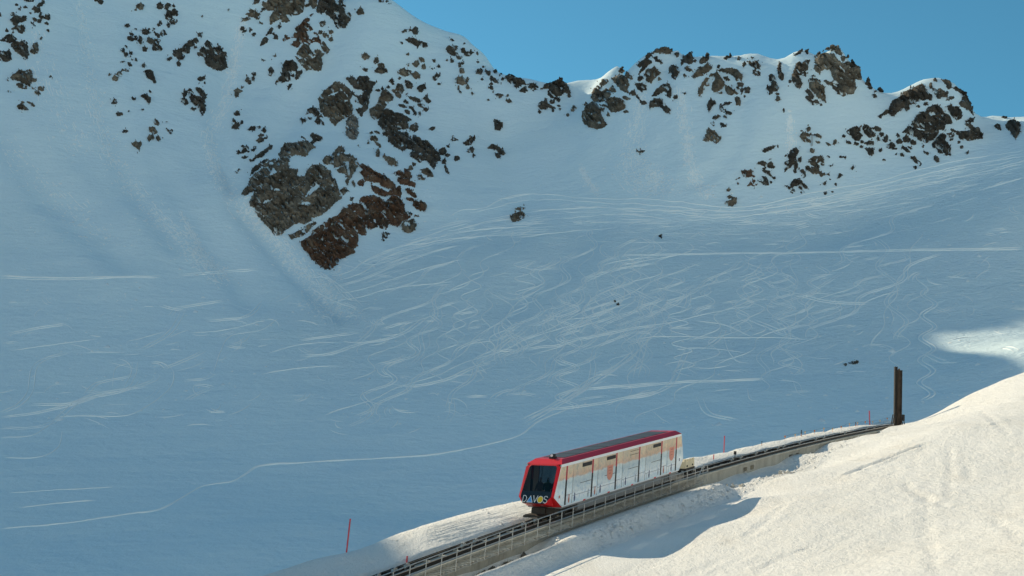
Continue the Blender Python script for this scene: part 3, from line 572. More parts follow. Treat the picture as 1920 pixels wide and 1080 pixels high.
J|d|dark hanging rock under the broad summit snow cap|P 225,290 235,230 270,215 310,230 330,280 310,320 290,360 260,330
J|d|arched dark crag above the pale debris fans|P 60,520 110,450 160,410 220,390 240,420 255,480 240,535 200,510 160,480 110,510;N 185,490,24,20,30;B 290,530,30,14,-20;B 380,490,20,6,0
J|d|dark bar of rock slanting under the arched crag|P 40,570 100,545 150,545 180,590 240,650 235,685 190,670 150,620 90,620 45,635
J|g|thin curved rock to the side of the tan rock|P 510,470 540,400 580,340 620,340 590,380 560,420 550,490 520,520;B 597,403,22,20,0;B 635,318,20,12,-20
J|t|tan bell shaped rock below the ridge|P 640,450 650,390 670,360 660,300 700,290 730,340 765,390 750,440 680,480
J|g|hooked brown ledges beside the tan bell shaped rock|P 690,270 740,255 790,250 850,255 890,265 930,310 940,330 920,370 880,365 850,320 790,290;B 785,350,28,20,30;P 770,410 820,430 890,490 860,505 790,500 775,460;B 720,487,20,8,-15
J|d|knot of dark stones beyond the hooked ledges|B 915,405,40,18,15;B 980,455,26,30,-10;B 930,470,16,30,0;B 955,520,10,10,0;B 890,440,14,12,0
J|d|dark drop shaped rock and its small neighbour|P 600,640 600,590 630,530 645,560 645,620 615,665;B 665,577,14,22,0
J|g|egg shaped brown stone on the snow rib|B 897,570,26,44,-8
J|d|scattered splinters of rock down the snow rib|B 785,590,44,16,-10;B 745,650,44,16,50;B 800,680,36,18,10;B 770,715,18,10,50;B 740,620,14,10,0;B 680,722,44,18,-10;B 650,785,22,14,45;B 745,790,34,14,35
J|g|brown winged boulder at the foot of the snow rib|P 555,940 590,880 590,840 610,830 660,850 730,910 720,950 680,970 620,940 590,955
J|d|dark toothed rocks just under the snowy crest|P 980,180 1030,190 1080,180 1105,215 1100,250 1060,250 1020,230;B 1068,293,38,26,40;B 1030,147,12,12,0
J|d|small stones along the snowy crest|B 900,155,20,18,0;B 797,140,46,20,-25;B 815,112,10,12,0;B 705,230,16,26,30;B 950,215,16,12,40
J|d|dark column with crumbs below the snowy crest|P 1190,320 1225,305 1250,340 1280,440 1270,470 1200,480 1185,450 1210,420 1220,370 1195,370;B 1275,495,18,12,0;B 1280,545,24,24,0;B 1207,495,14,14,0;B 1180,430,10,20,0
J|d|needle of rock with a broad foot near the crest|P 1275,250 1290,180 1305,210 1305,280 1335,300 1335,360 1310,365 1285,330
J|d|single dark stone on the open snow below the needle|B 1335,652,12,14,0
K|d|sunlit pinnacle rocks breaking through the skyline snow|P 395,230 440,190 500,150 510,165 470,210;B 560,175,22,30,0
K|d|dark forked buttress below the sunlit pinnacle|P 365,500 390,440 420,360 460,310 500,340 540,290 600,290 590,320 570,350 575,410 540,430 520,390 500,440 480,470 450,480 490,560 495,620 460,645 410,620 380,560;B 525,467,30,22,0;B 345,560,14,18,0;N 450,430,10,50,-35
K|m|tallest rock peak on the skyline with a snow cap|P 650,300 700,240 760,200 840,220 900,210 930,260 960,300 1020,340 1060,310 1110,340 1130,260 1160,320 1190,360 1245,380 1245,550 1210,530 1165,520 1180,640 1150,715 1060,730 1010,745 950,700 880,640 910,620 830,600 780,560 800,540 860,570 930,600 960,560 900,530 870,470 870,420 790,400 740,420 720,470 680,430 650,390 690,350;P 670,240 680,200 740,180 840,110 890,95 960,130 1000,210 960,220 900,180 840,160 780,160 720,220;B 1075,245,20,20,0;B 1020,265,30,30,0;N 1010,410,14,90,-35
K|g|grey tapering buttress hanging under the tallest peak|P 585,540 640,515 720,540 740,600 780,650 800,830 760,800 730,770 700,770 650,700 590,640;B 770,640,14,30,0;B 640,490,24,8,20
K|d|fringe of broken rocks beneath the grey tapering buttress|P 530,680 590,665 640,720 650,770 620,790 580,730;B 590,790,60,24,40;B 680,820,40,24,40;B 640,850,10,10,0;B 740,858,8,10,0
K|d|slim pinnacle standing on the ridge beyond the tallest peak|P 1300,590 1320,520 1345,515 1360,570 1380,600 1385,650 1350,655 1330,610
K|d|low rocks on the ridge beyond the slim pinnacle|P 1445,650 1470,620 1510,650 1540,690 1500,690;B 1415,745,26,20,15;B 1422,693,12,8,0
L|d|long stepped ridge climbing to the round topped peak|P 460,470 520,430 540,400 570,390 610,310 660,290 700,250 760,215 800,190 850,170 900,150 930,180 960,240 1000,260 995,310 950,300 910,310 850,320 800,350 770,340 780,390 750,420 720,380 700,390 650,430 620,470 580,460 560,440 510,460 480,490
L|d|dark outer rim of the round topped peak against the sky|P 1090,100 1150,110 1220,160 1270,200 1340,230 1370,310 1400,340 1410,460 1380,410 1330,380 1290,370 1270,350 1290,310 1310,260 1240,210 1200,180 1160,200 1130,140
L|d|dark patches in the snow cap of the round topped peak|P 1000,190 1050,210 1080,200 1100,220 1160,230 1150,280 1100,270 1060,300 1030,250;B 985,165,18,26,0;B 1030,110,16,20,-40;B 1180,290,40,16,-20;B 945,345,24,20,20;B 860,372,20,10,0
L|d|dark body of crags below the round topped peak|P 700,630 760,580 790,560 830,490 860,440 940,420 960,380 1040,350 1100,390 1120,440 1180,480 1210,545 1150,540 1120,570 1120,610 1070,600 1060,640 1010,700 930,740 880,710 830,670 780,650;N 1000,450,40,20,0;N 880,600,50,12,10;N 975,545,30,10,40;N 960,640,40,10,0;P 1145,370 1190,350 1210,380 1260,375 1300,440 1290,490 1250,510 1200,470 1170,420
L|d|doubled dark boulder at the foot of the round topped peak|P 1000,740 1050,690 1090,645 1140,660 1130,710 1180,770 1180,860 1120,850 1060,830 1050,790 1010,780
L|d|ragged dark apron on the outer side of the round topped peak|P 1330,520 1380,490 1420,490 1415,525 1370,530 1330,530;P 1330,550 1380,550 1430,590 1470,600 1500,650 1510,690 1440,700 1360,715 1330,690 1280,700 1265,660 1240,640 1170,600 1210,600 1260,625 1330,625 1400,610;B 1175,648,24,16,0;B 1195,690,14,30,20;B 1262,737,10,14,0;B 1298,778,14,20,0
L|d|group of blunt brown crags in the hollow below the peaks|P 145,630 180,590 240,570 280,590 270,620 300,660 290,690 260,720 200,690 180,660;P 300,580 330,555 370,570 400,620 440,660 400,680 370,680 330,640 310,610;P 315,740 380,710 420,730 420,755 350,760;B 115,670,16,14,0;B 450,600,50,24,20;B 500,650,26,20,0;B 540,700,20,40,10;B 460,695,12,20,0;B 240,745,34,18,10;B 165,730,30,12,20;B 295,772,14,12,0;B 300,722,24,12,0
L|d|wedge shaped boulder below the blunt brown crags|P 325,790 420,790 415,850 390,870 350,830;B 485,810,14,18,0
L|d|scattered dark rocks between the blunt crags and the peak|P 540,775 590,730 620,740 655,795 610,800 570,790;B 670,722,30,26,0;B 740,700,40,30,30;B 810,730,36,24,40;B 660,660,24,12,50;B 735,800,50,12,35;B 770,780,30,8,35;B 515,910,16,10,0
L|d|lowest stones under the round topped peak beside the ski run|P 780,870 830,880 890,940 880,960 830,930 800,900;B 830,980,20,20,0;B 700,860,24,16,30;B 945,835,26,20,20;B 1045,900,24,30,-20;B 915,770,10,14,0;B 640,853,8,6,0;B 1353,840,10,8,0
L|d|dark hollow faced rock at the far end of the skyline|P 1725,560 1760,520 1810,505 1850,545 1885,535 1885,590 1870,650 1835,695 1800,650 1790,620 1750,600;P 1625,560 1650,545 1690,580 1685,610 1655,600;B 1735,478,24,10,0
M|g|brown rock beside the small lift mast|P 1010,170 1040,120 1090,125 1150,130 1140,165 1100,160 1105,200 1140,205 1140,230 1090,235 1040,210;B 1118,75,30,32,40;B 1235,160,46,16,25;B 1230,235,20,16,-30;B 1030,98,14,6,0
M|g|small upright stone and crumbs past the lift mast|P 1415,210 1445,200 1445,240 1430,270 1410,260;B 1355,255,34,12,35;B 1475,248,6,8,0
M|d|flat pair of slabs alone on the middle snow|P 570,340 590,305 650,290 730,270 690,310 640,335 590,360;B 755,290,8,10,0
M|d|tall ragged dark outcrop below the lift mast|P 905,325 960,295 1005,330 1000,360 970,380 965,430 990,470 985,530 970,560 940,520 940,480 910,530 870,550 830,590 835,550 880,510 830,500 840,470 890,450 870,400 895,360;B 845,390,16,10,0;B 1018,438,24,36,0;B 960,580,18,22,0
M|d|dark twin rocks between the flat slabs and the ragged outcrop|P 510,490 560,455 605,470 610,500 590,520 550,500;P 610,505 640,480 670,465 720,530 690,545 640,535;B 590,545,26,14,0;B 658,438,14,10,0
M|r|reddish rock with stones under it low on the eastern face|P 320,580 350,570 460,575 440,600 450,640 400,650 350,640 330,610;B 465,642,20,10,0;B 430,720,20,16,-40;B 400,750,16,10,0;B 470,745,30,14,0;B 468,700,18,14,0;B 290,665,14,12,0;B 260,670,14,6,0;B 275,722,10,8,0
M|d|dark triangle of rock under the dark twin rocks|P 555,570 650,575 670,630 720,660 715,690 690,660 650,630 600,600;P 560,640 610,650 640,690 640,745 580,740 550,720 590,690;B 535,695,20,14,20;B 670,710,12,14,0
M|g|curled brown outcrop round a pocket of snow|P 1115,470 1140,420 1200,400 1270,400 1300,440 1300,520 1270,510 1265,460 1220,480 1250,520 1240,580 1280,600 1360,620 1310,620 1270,650 1240,610 1170,610 1120,570 1090,560 1080,520 1120,520 1140,545 1190,530 1150,500;N 1220,450,14,30,10;B 1165,335,30,24,30;P 1010,580 1050,560 1080,590 1085,630 1060,650 1035,630 1060,600
M|d|dark spider shaped outcrop just above the ski run|P 905,730 930,690 1010,665 1050,710 1100,750 1105,800 1070,780 1050,750 1040,800 1010,790 1000,740 950,755 920,780 880,800 850,755 900,765;B 930,820,20,28,20;B 1040,825,24,14,0
M|g|brown boulder at the edge of the ski run|P 120,970 140,935 190,925 200,880 255,910 255,950 210,995 150,990;B 185,885,36,12,-10;B 165,803,28,14,0
M|d|loose pebbles on snow beyond the curled brown outcrop|B 1355,402,26,10,25;B 1540,415,34,10,25;B 1500,405,14,14,40;B 1490,630,30,24,-20;B 1310,725,16,18,0;B 1440,740,14,14,0;B 1400,825,18,6,0;B 1320,845,14,14,0;B 1380,515,10,14,0;B 1645,540,18,22,0;B 1370,675,10,6,0
Q|g|lone brown rock in the snow hollow beside the upper ski run|P 956,408 963,401 972,398 982,399 985,406 976,413 962,416;B 975,391,9,3,-10
Q|d|pair of tiny stones under the pale debris fans|B 1196,284,3,1.8,0;B 1204,284,3.5,2,0
Q|d|small dark stones in the middle of the tracked slope|B 1153,565,2.6,1.8,20;B 1159,571,2.2,1.6,0
Q|d|one tiny stone high on the tracked slope|B 1238,442,2.4,1.8,0
Q|d|flat dark stones low on the tracked slope behind the steel mast|B 1585,684,3.2,1.6,-15;B 1602,680,10,2.2,-4
'''
def rock_mat(name, dark, mid, light, warm=0.0):
    m, n, b = new_mat(name)
    g = node(n, 'ShaderNodeNewGeometry'); P = g.outputs['Position']
    a = noise_node(n, mapping(n, P, (1, 1, 1.4), (0.3, 0.5, 0.6)), 0.22, 5, 0.6, 0.8)
    c = noise_node(n, mapping(n, P, (1, 1, 2.2), (0.5, 0.3, 0.4)), 1.1, 7, 0.68, 0.4)
    f = noise_node(n, P, 4.5, 5, 0.7)
    c1 = ramp(n, a.outputs[0], [(0.38, dark), (0.50, mid), (0.63, light)])
    c2 = ramp(n, c.outputs[0], [(0.30, (0.45, 0.45, 0.45)), (0.5, (1.08, 1.07, 1.05)), (0.72, (1.75, 1.74, 1.68))])
    col = mixc(n, 1.0, c1, c2, 'MULTIPLY')
    col = mixc(n, 0.35, col, ramp(n, f.outputs[0], [(0.3, tuple(x * 0.4 for x in dark)), (0.7, light)]))
    # snow resting on the flatter ledges
    sep = node(n, 'ShaderNodeSeparateXYZ'); n.links.new(g.outputs['True Normal'], sep.inputs[0])
    k = maths(n, 'ADD', sep.outputs['Z'], maths(n, 'MULTIPLY', maths(n, 'SUBTRACT', c.outputs[0], 0.5), 0.55))
    k = maths(n, 'ADD', k, maths(n, 'MULTIPLY', maths(n, 'SUBTRACT', f.outputs[0], 0.5), 0.35))
    sn = ramp(n, k, [(0.83, (0, 0, 0)), (0.87, (1, 1, 1))])
    col = mixc(n, sn, col, SNOW)
    n.links.new(col, b.inputs['Base Color']); b.inputs['Roughness'].default_value = 0.9
    b.inputs['Specular IOR Level'].default_value = 0.15
    hh = maths(n, 'ADD', c.outputs[0], maths(n, 'MULTIPLY', f.outputs[0], 0.4))
    n.links.new(bump(n, hh, 0.9, 0.5), b.inputs['Normal'])
    return m
RM = {'d': rock_mat('dark_rock', (0.040, 0.037, 0.032), (0.075, 0.067, 0.055), (0.14, 0.125, 0.105)),
      'g': rock_mat('brown_rock', (0.058, 0.050, 0.040), (0.135, 0.115, 0.088), (0.26, 0.225, 0.175)),
      'm': rock_mat('mottled_rock', (0.052, 0.047, 0.038), (0.14, 0.123, 0.097), (0.30, 0.27, 0.22)),
      'r': rock_mat('rusty_rock', (0.058, 0.042, 0.031), (0.14, 0.070, 0.043), (0.20, 0.15, 0.11)),
      't': rock_mat('tan_rock', (0.085, 0.072, 0.055), (0.16, 0.135, 0.10), (0.22, 0.19, 0.15)),
      'p': rock_mat('pale_rock', (0.10, 0.095, 0.085), (0.22, 0.205, 0.18), (0.32, 0.30, 0.27))}
def poly_field(U, V, pts):
    n = len(pts); d2 = np.full(U.shape, 1e9); ins = np.zeros(U.shape, bool)
    for i in range(n):
        ax, ay = pts[i]; bx, by = pts[(i + 1) % n]
        ex, ey = bx - ax, by - ay
        k = np.clip(((U - ax) * ex + (V - ay) * ey) / max(ex * ex + ey * ey, 1e-9), 0, 1)
        d2 = np.minimum(d2, (U - ax - k * ex) ** 2 + (V - ay - k * ey) ** 2)
        if ay != by:
            c = ((ay > V) != (by > V)) & (U < ex * (V - ay) / (by - ay) + ax)
            ins ^= c
    d = np.sqrt(d2)
    return np.where(ins, d, -d)
def ell_field(U, V, cx, cy, rx, ry, ang):
    a = math.radians(ang); c, s = math.cos(a), math.sin(a)
    p = (U - cx) * c + (V - cy) * s; q = -(U - cx) * s + (V - cy) * c
    return (1 - np.sqrt((p / rx) ** 2 + (q / ry) ** 2)) * min(rx, ry) * 1.15
_bk = [0]
def angular(cx, cy, rx, ry, ang):               # broken, angular outline of a small rock
    _bk[0] += 1; q = np.random.default_rng(900 + _bk[0]); n = int(q.integers(6, 10)); a = math.radians(ang)
    th = np.sort((np.arange(n) + q.uniform(-0.35, 0.35, n)) * 2 * math.pi / n); r = q.uniform(0.72, 1.22, n)
    X, Y = rx * r * np.cos(th), ry * r * np.sin(th)
    return [(cx + x * math.cos(a) - y * math.sin(a), cy + x * math.sin(a) + y * math.cos(a)) for x, y in zip(X, Y)]
def flood(mask):
    lab = np.zeros(mask.shape, np.int32); k = 0; H, W = mask.shape
    idx = np.argwhere(mask)
    for (i0, j0) in idx:
        if lab[i0, j0]: continue
        k += 1; lab[i0, j0] = k; st = [(i0, j0)]
        while st:
            i, j = st.pop()
            for (a, b) in ((i + 1, j), (i - 1, j), (i, j + 1), (i, j - 1)):
                if 0 <= a < H and 0 <= b < W and mask[a, b] and not lab[a, b]:
                    lab[a, b] = k; st.append((a, b))
    return lab, k
ROCK_GROUP = 'rock outcrops breaking through the snowy mountainside'
def build_outcrop(idx, kind, label, shapes, step=1.5):
    xs, ys = [], []
    for s in shapes:
        if s[0] == 'P': xs += [p[0] for p in s[1]]; ys += [p[1] for p in s[1]]
        elif s[0] == 'B': r = max(s[3], s[4]); xs += [s[1] - r, s[1] + r]; ys += [s[2] - r, s[2] + r]
    u0, u1, v0, v1 = min(xs) - 6, max(xs) + 6, max(min(ys) - 6, -16), max(ys) + 6
    area = (u1 - u0) * (v1 - v0)
    if area < 900: step = 1.1
    U, V = np.meshgrid(np.arange(u0, u1 + step, step), np.arange(v0, v1 + step, step))
    jx = 1.6 * fbm(U / 9.0, V / 9.0, 51 + idx, 2); jy = 1.6 * fbm(U / 9.0, V / 9.0, 151 + idx, 2)
    UU, VV = U + jx, V + jy
    m = np.full(U.shape, -30.0); hole = np.full(U.shape, -30.0)
    for s in shapes:
        if s[0] == 'P': m = np.maximum(m, poly_field(UU, VV, s[1]))
        elif s[0] == 'B': m = np.maximum(m, poly_field(UU, VV, angular(*s[1:])))
        elif s[0] == 'N': hole = np.maximum(hole, ell_field(UU, VV, *s[1:]))
        elif s[0] == 'S': hole = np.maximum(hole, poly_field(UU, VV, s[1]))
    m = np.minimum(m, -hole * 1.0)
    big = np.clip(m / 5.0, 0, 1)
    # ragged edge, snow lodged along the bedding, and chips standing clear of the edge
    q1 = 0.78 * U + 0.62 * V; q2 = -0.62 * U + 0.78 * V
    m0 = m.copy()
    m = m + 2.0 * fbm(q1 / 6.0, q2 / 3.2, 60 + idx, 3) + 1.3 * fbm(U / 2.6, V / 2.6, 70 + idx, 2) + 0.6
    chips = (fbm(q1 / 4.6, q2 / 2.3, 80 + idx, 2) - 0.30) * 16.0
    m = np.where(m0 > -8.0, np.maximum(m, np.minimum(chips, (m0 + 8.0) * 0.5)), m)
    pock = fbm(q1 / 19.0, q2 / 4.4, 90 + idx, 4)
    m = np.where(big > 0.15, np.minimum(m, (0.27 - pock) * 18.0), m)
    D = hit_far(U.ravel(), V.ravel()).reshape(U.shape)
    miss = np.isnan(D)
    sky_piece = bool((miss & (m > -1)).any())
    if miss.any():
        Hn = D.shape[0]
        for i in range(Hn - 2, -1, -1):
            D[i] = np.where(np.isnan(D[i]), D[i + 1], D[i])
        for j in range(1, D.shape[1]):
            D[:, j] = np.where(np.isnan(D[:, j]), D[:, j - 1], D[:, j])
        for j in range(D.shape[1] - 2, -1, -1):
            D[:, j] = np.where(np.isnan(D[:, j]), D[:, j + 1], D[:, j])
    base = ray(U, V) * D[..., None]
    nrm = far_normal(base[..., 0], base[..., 1], 3.0)
    d = 0.62 * nrm + np.array([0, -0.72, 0.05])
    d[miss] = (0, -1, 0)
    d /= np.linalg.norm(d, axis=-1, keepdims=True)
    k = D / FPX
    X, Z = base[..., 0], base[..., 2]
    strike = 0.8 * X + 0.6 * Z
    crag = 1.25 * ridged(strike / 4.6, (Z - 0.6 * X) / 9.0, 200 + idx % 7, 4) + 0.30 * ridged(X / 1.5, Z / 1.2, 210 + idx % 5, 3)
    saw = ((Z * 0.9 - 0.75 * X) / 2.6 + 0.9 * fbm(X / 5, Z / 5, 220, 2)) % 1.0
    crag = crag + 0.75 * (saw - 0.5)
    mm = np.clip(m, 0, None)
    h = k * (1.35 * np.minimum(mm, 5) + 0.45 * np.clip(mm - 5, 0, 25)) + crag * np.clip(mm / 6.0, 0, 1) * (0.45 + 0.55 * smooth(4, 16, mm))
    h = np.where(m < 0, k * 1.6 * m, np.maximum(h, 0.03))
    if sky_piece: h = np.where(m < 0, np.where(miss, 0.0, h), h)
    cut = np.where(miss, -0.05, -1.3)
    keepv = m > cut
    front = base + d * h[..., None]
    cell = keepv[:-1, :-1] & keepv[1:, :-1] & keepv[:-1, 1:] & keepv[1:, 1:]
    if not cell.any(): return None
    lab, nk = flood(cell)
    cols = U.shape[1]
    def faces_of(sel):
        ij = np.argwhere(sel); q = ij[:, 0] * cols + ij[:, 1]
        return np.stack([q, q + cols, q + cols + 1, q + 1], -1)
    pieces, crumbs = [], np.zeros(cell.shape, bool)
    for c in range(1, nk + 1):
        sel = lab == c
        a = sel.sum() * step * step
        if a < 2.2: continue
        if a >= 40: pieces.append((a, sel))
        else: crumbs |= sel
    pieces.sort(key=lambda t: -t[0])
    if len(pieces) == 0 and not crumbs.any(): return None
    def make(sel, name, parent, origin, **props):
        F = faces_of(sel)
        used, inv = np.unique(F, return_inverse=True)
        F = inv.reshape(F.shape)
        P = front.reshape(-1, 3)[used]
        if sky_piece and miss.ravel()[used].any():
            B = P.copy()
            th = (np.maximum(h, 0).reshape(-1)[used] * 1.2 + 0.05)
            B[:, 1] = base.reshape(-1, 3)[used][:, 1] + th
            n0 = len(P); P = np.concatenate([P, B])
            # close the shell along its outline
            e = np.concatenate([F[:, [0, 1]], F[:, [1, 2]], F[:, [2, 3]], F[:, [3, 0]]])
            key = set(map(tuple, e)); rim = [(a_, b_) for (a_, b_) in key if (b_, a_) not in key]
            R = np.array([(b_, a_, a_ + n0, b_ + n0) for (a_, b_) in rim])
            F = np.concatenate([F, F[:, ::-1] + n0, R])
        P = P - origin
        me = bpy.data.meshes.new(name)
        me.vertices.add(len(P)); me.vertices.foreach_set('co', P.ravel().astype(np.float32))
        me.loops.add(F.size); me.loops.foreach_set('vertex_index', F.ravel().astype(np.int32))
        me.polygons.add(len(F)); me.polygons.foreach_set('loop_start', np.arange(0, F.size, 4, dtype=np.int32))
        me.update(calc_edges=True); me.materials.append(RM[kind])
        o = bpy.data.objects.new(name, me); COL.objects.link(o)
        if parent is not None: o.parent = parent
        else: o.location = origin
        for kk, vv in props.items(): o[kk] = vv
        return o
    allsel = np.zeros(cell.shape, bool)
    for a, s in pieces: allsel |= s
    allsel |= crumbs
    org = front.reshape(-1, 3)[np.unique(faces_of(allsel))].mean(0)
    org[2] = far_z(org[0], org[1])
    single = len(pieces) == 1 and not crumbs.any() or (not pieces)
    tname = 'boulder' if (single and area < 2500) else 'rock_outcrop'
    if single:
        o = make(allsel, tname, None, org, label=label, category='rock', group=ROCK_GROUP)
        return o
    root = bpy.data.objects.new(tname, None); COL.objects.link(root); root.location = org
    root['label'] = label; root['category'] = 'rock'; root['group'] = ROCK_GROUP
    for a, s in pieces: make(s, 'rock', root, org)
    if crumbs.any(): make(crumbs, 'rock_fragments', root, org, kind='stuff')
    return root
n_rock = 0
for i, line in enumerate([l for l in ROCKS.strip().split('\n') if l.strip()]):
    reg, kind, label, body = line.split('|')
    zx, zy, zs = ZOOM[reg]
    shp = []
    for s in body.split(';'):
        c, r = s[0], s[2:]
        if c in 'PS':
            shp.append((c, [(zx + float(p.split(',')[0]) / zs, zy + float(p.split(',')[1]) / zs) for p in r.split()]))
        else:
            x, y, rx, ry, an = map(float, r.split(','))
            shp.append((c, zx + x / zs, zy + y / zs, rx / zs, ry / zs, an))
    build_outcrop(i, kind, label, shp)
# ------------------------------------------------------------------ snow relief that lies on the slopes: ski tracks, debris
def resample(pts, step):
    p = np.array(pts, float)
    if len(p) > 2:
        out = []
        q = np.vstack([2 * p[0] - p[1], p, 2 * p[-1] - p[-2]])
        for i in range(1, len(q) - 2):
            n = max(2, int(np.hypot(*(q[i + 1] - q[i])) / step))
            t = np.linspace(0, 1, n, endpoint=False)[:, None]
            out.append(0.5 * (2 * q[i] + (q[i + 1] - q[i - 1]) * t + (2 * q[i - 1] - 5 * q[i] + 4 * q[i + 1] - q[i + 2]) * t ** 2 + (3 * q[i] - q[i - 1] - 3 * q[i + 1] + q[i + 2]) * t ** 3))
        return np.vstack(out + [p[-1:]])
    n = max(2, int(np.hypot(*(p[1] - p[0])) / step))
    return p[0] + (p[1] - p[0]) * np.linspace(0, 1, n)[:, None]
_dmx, _dmy = np.meshgrid(np.arange(-24.0, 1951.0, 6.0), np.arange(-24.0, 1111.0, 6.0))
_dm = hit_far(_dmx.ravel(), _dmy.ravel()).reshape(_dmx.shape)
def depth_at(px, py):                           # distance to the mountain, read from a coarse table of rays
    u = np.clip((np.asarray(px, float) + 24) / 6, 0, _dm.shape[1] - 1.001); v = np.clip((np.asarray(py, float) + 24) / 6, 0, _dm.shape[0] - 1.001)
    i = u.astype(int); j = v.astype(int); a = u - i; b = v - j
    return (_dm[j, i] * (1 - a) + _dm[j, i + 1] * a) * (1 - b) + (_dm[j + 1, i] * (1 - a) + _dm[j + 1, i + 1] * a) * b
class Ribbons:
    def __init__(self): self.V, self.F, self.n = [], [], 0
    def add(self, C, N, w, h):
        """ridge of pushed-up snow along the points C with normals N"""
        if len(C) < 3: return
        T = np.gradient(C, axis=0); T /= np.linalg.norm(T, axis=1, keepdims=True) + 1e-9
        S = np.cross(N, T); S /= np.linalg.norm(S, axis=1, keepdims=True) + 1e-9
        m = len(C); w = np.asarray(w); h = np.asarray(h)
        fade = np.minimum(1, np.minimum(np.arange(m), np.arange(m)[::-1]) / 4.0)
        h = (h * fade)[:, None]; w = (w * (0.4 + 0.6 * fade))[:, None]
        rows = [C - S * w * 0.5 - N * 0.03, C - S * w * 0.25 + N * h, C + S * w * 0.25 + N * h * 0.9, C + S * w * 0.5 - N * 0.03]
        P = np.stack(rows, 1).reshape(-1, 3)
        i = np.arange(m - 1)[:, None] * 4 + np.arange(3)[None, :]
        F = np.stack([i, i + 4, i + 5, i + 1], -1).reshape(-1, 4) + self.n
        self.V.append(P); self.F.append(F); self.n += len(P)
    def build(self, name, mat, **props):
        P = np.vstack(self.V); F = np.vstack(self.F).astype(np.int32)
        me = bpy.data.meshes.new(name)
        me.vertices.add(len(P)); me.vertices.foreach_set('co', P.ravel().astype(np.float32))
        me.loops.add(F.size); me.loops.foreach_set('vertex_index', F.ravel())
        me.polygons.add(len(F)); me.polygons.foreach_set('loop_start', np.arange(0, F.size, 4, dtype=np.int32))
        me.polygons.foreach_set('use_smooth', np.ones(len(F), bool))
        me.update(calc_edges=True); me.materials.append(mat)
        o = bpy.data.objects.new(name, me); COL.objects.link(o)
        for k, v in props.items(): o[k] = v
        return o
M['loose'] = simple_mat('loose_snow', (0.90, 0.97, 0.985), 0.8, 0, 0.02, 2.0, 0.4)
rb = Ribbons(); rnd = random.Random(11)
def far_track(px, w=0.5, h=0.16, twin=0.0, wob=0.8):
    q = resample(px, 5.0)
    q = q + np.stack([wob * fbm(q[:, 0] / 30, q[:, 1] / 30, 301, 2), wob * fbm(q[:, 0] / 30 + 9, q[:, 1] / 30, 302, 2)], -1)
    D = depth_at(q[:, 0], q[:, 1]); ok = ~np.isnan(D)
    if ok.sum() < 4: return
    P = ray(q[ok, 0], q[ok, 1]) * D[ok, None]
    P[:, 2] = far_z(P[:, 0], P[:, 1]); N = far_normal(P[:, 0], P[:, 1])
    m = len(P); var = 0.55 + 0.9 * np.clip(0.5 + fbm(P[:, 0] / 6, P[:, 1] / 6, 303, 2), 0, 1)
    T = np.gradient(P, axis=0); S = np.cross(N, T); S /= np.linalg.norm(S, axis=1, keepdims=True) + 1e-9
    for o in ([0.0] if not twin else [-twin / 2, twin / 2]):
        rb.add(P + S * o, N, 0.45 * w * var, 0.55 * h * var)
def zt(zx, zy, zs, s): return [(zx + float(a.split(',')[0]) / zs, zy + float(a.split(',')[1]) / zs) for a in s.split()]
LOWLEFT = ['0,66 150,72 300,72 450,70 545,66', '0,72 200,78 380,72 545,70', '600,65 740,55 870,45', '0,612 100,608 160,575 200,545 270,540 420,540 500,505 570,450 588,400 570,370',
 '0,580 100,580 180,560 270,490 400,460 520,420 525,400', '0,530 60,505 100,460 115,380 150,350 230,325', '10,680 100,683 160,670 200,640 210,590', '290,470 330,430 440,405 450,370',
 '425,445 450,400 455,360', '470,320 560,270 600,220 620,180', '430,310 430,290 470,280 560,255', '280,325 420,325', '720,395 745,320 780,270 880,250 940,210', '100,500 230,500 330,465 500,440',
 '540,385 640,345 690,320', '590,390 650,375 700,350', '570,180 760,150', '690,220 830,205 890,150', '620,420 690,415 720,395', '0,545 120,530 250,500 380,455', '380,440 390,380 450,358', '640,260 760,250 900,215',
 '20,265 150,240 230,230', '30,320 180,300 330,280', '880,400 1000,380 1150,370', '900,330 1010,300 1150,290', '30,800 200,790 390,780', '60,850 200,835 330,825', '240,740 260,735']
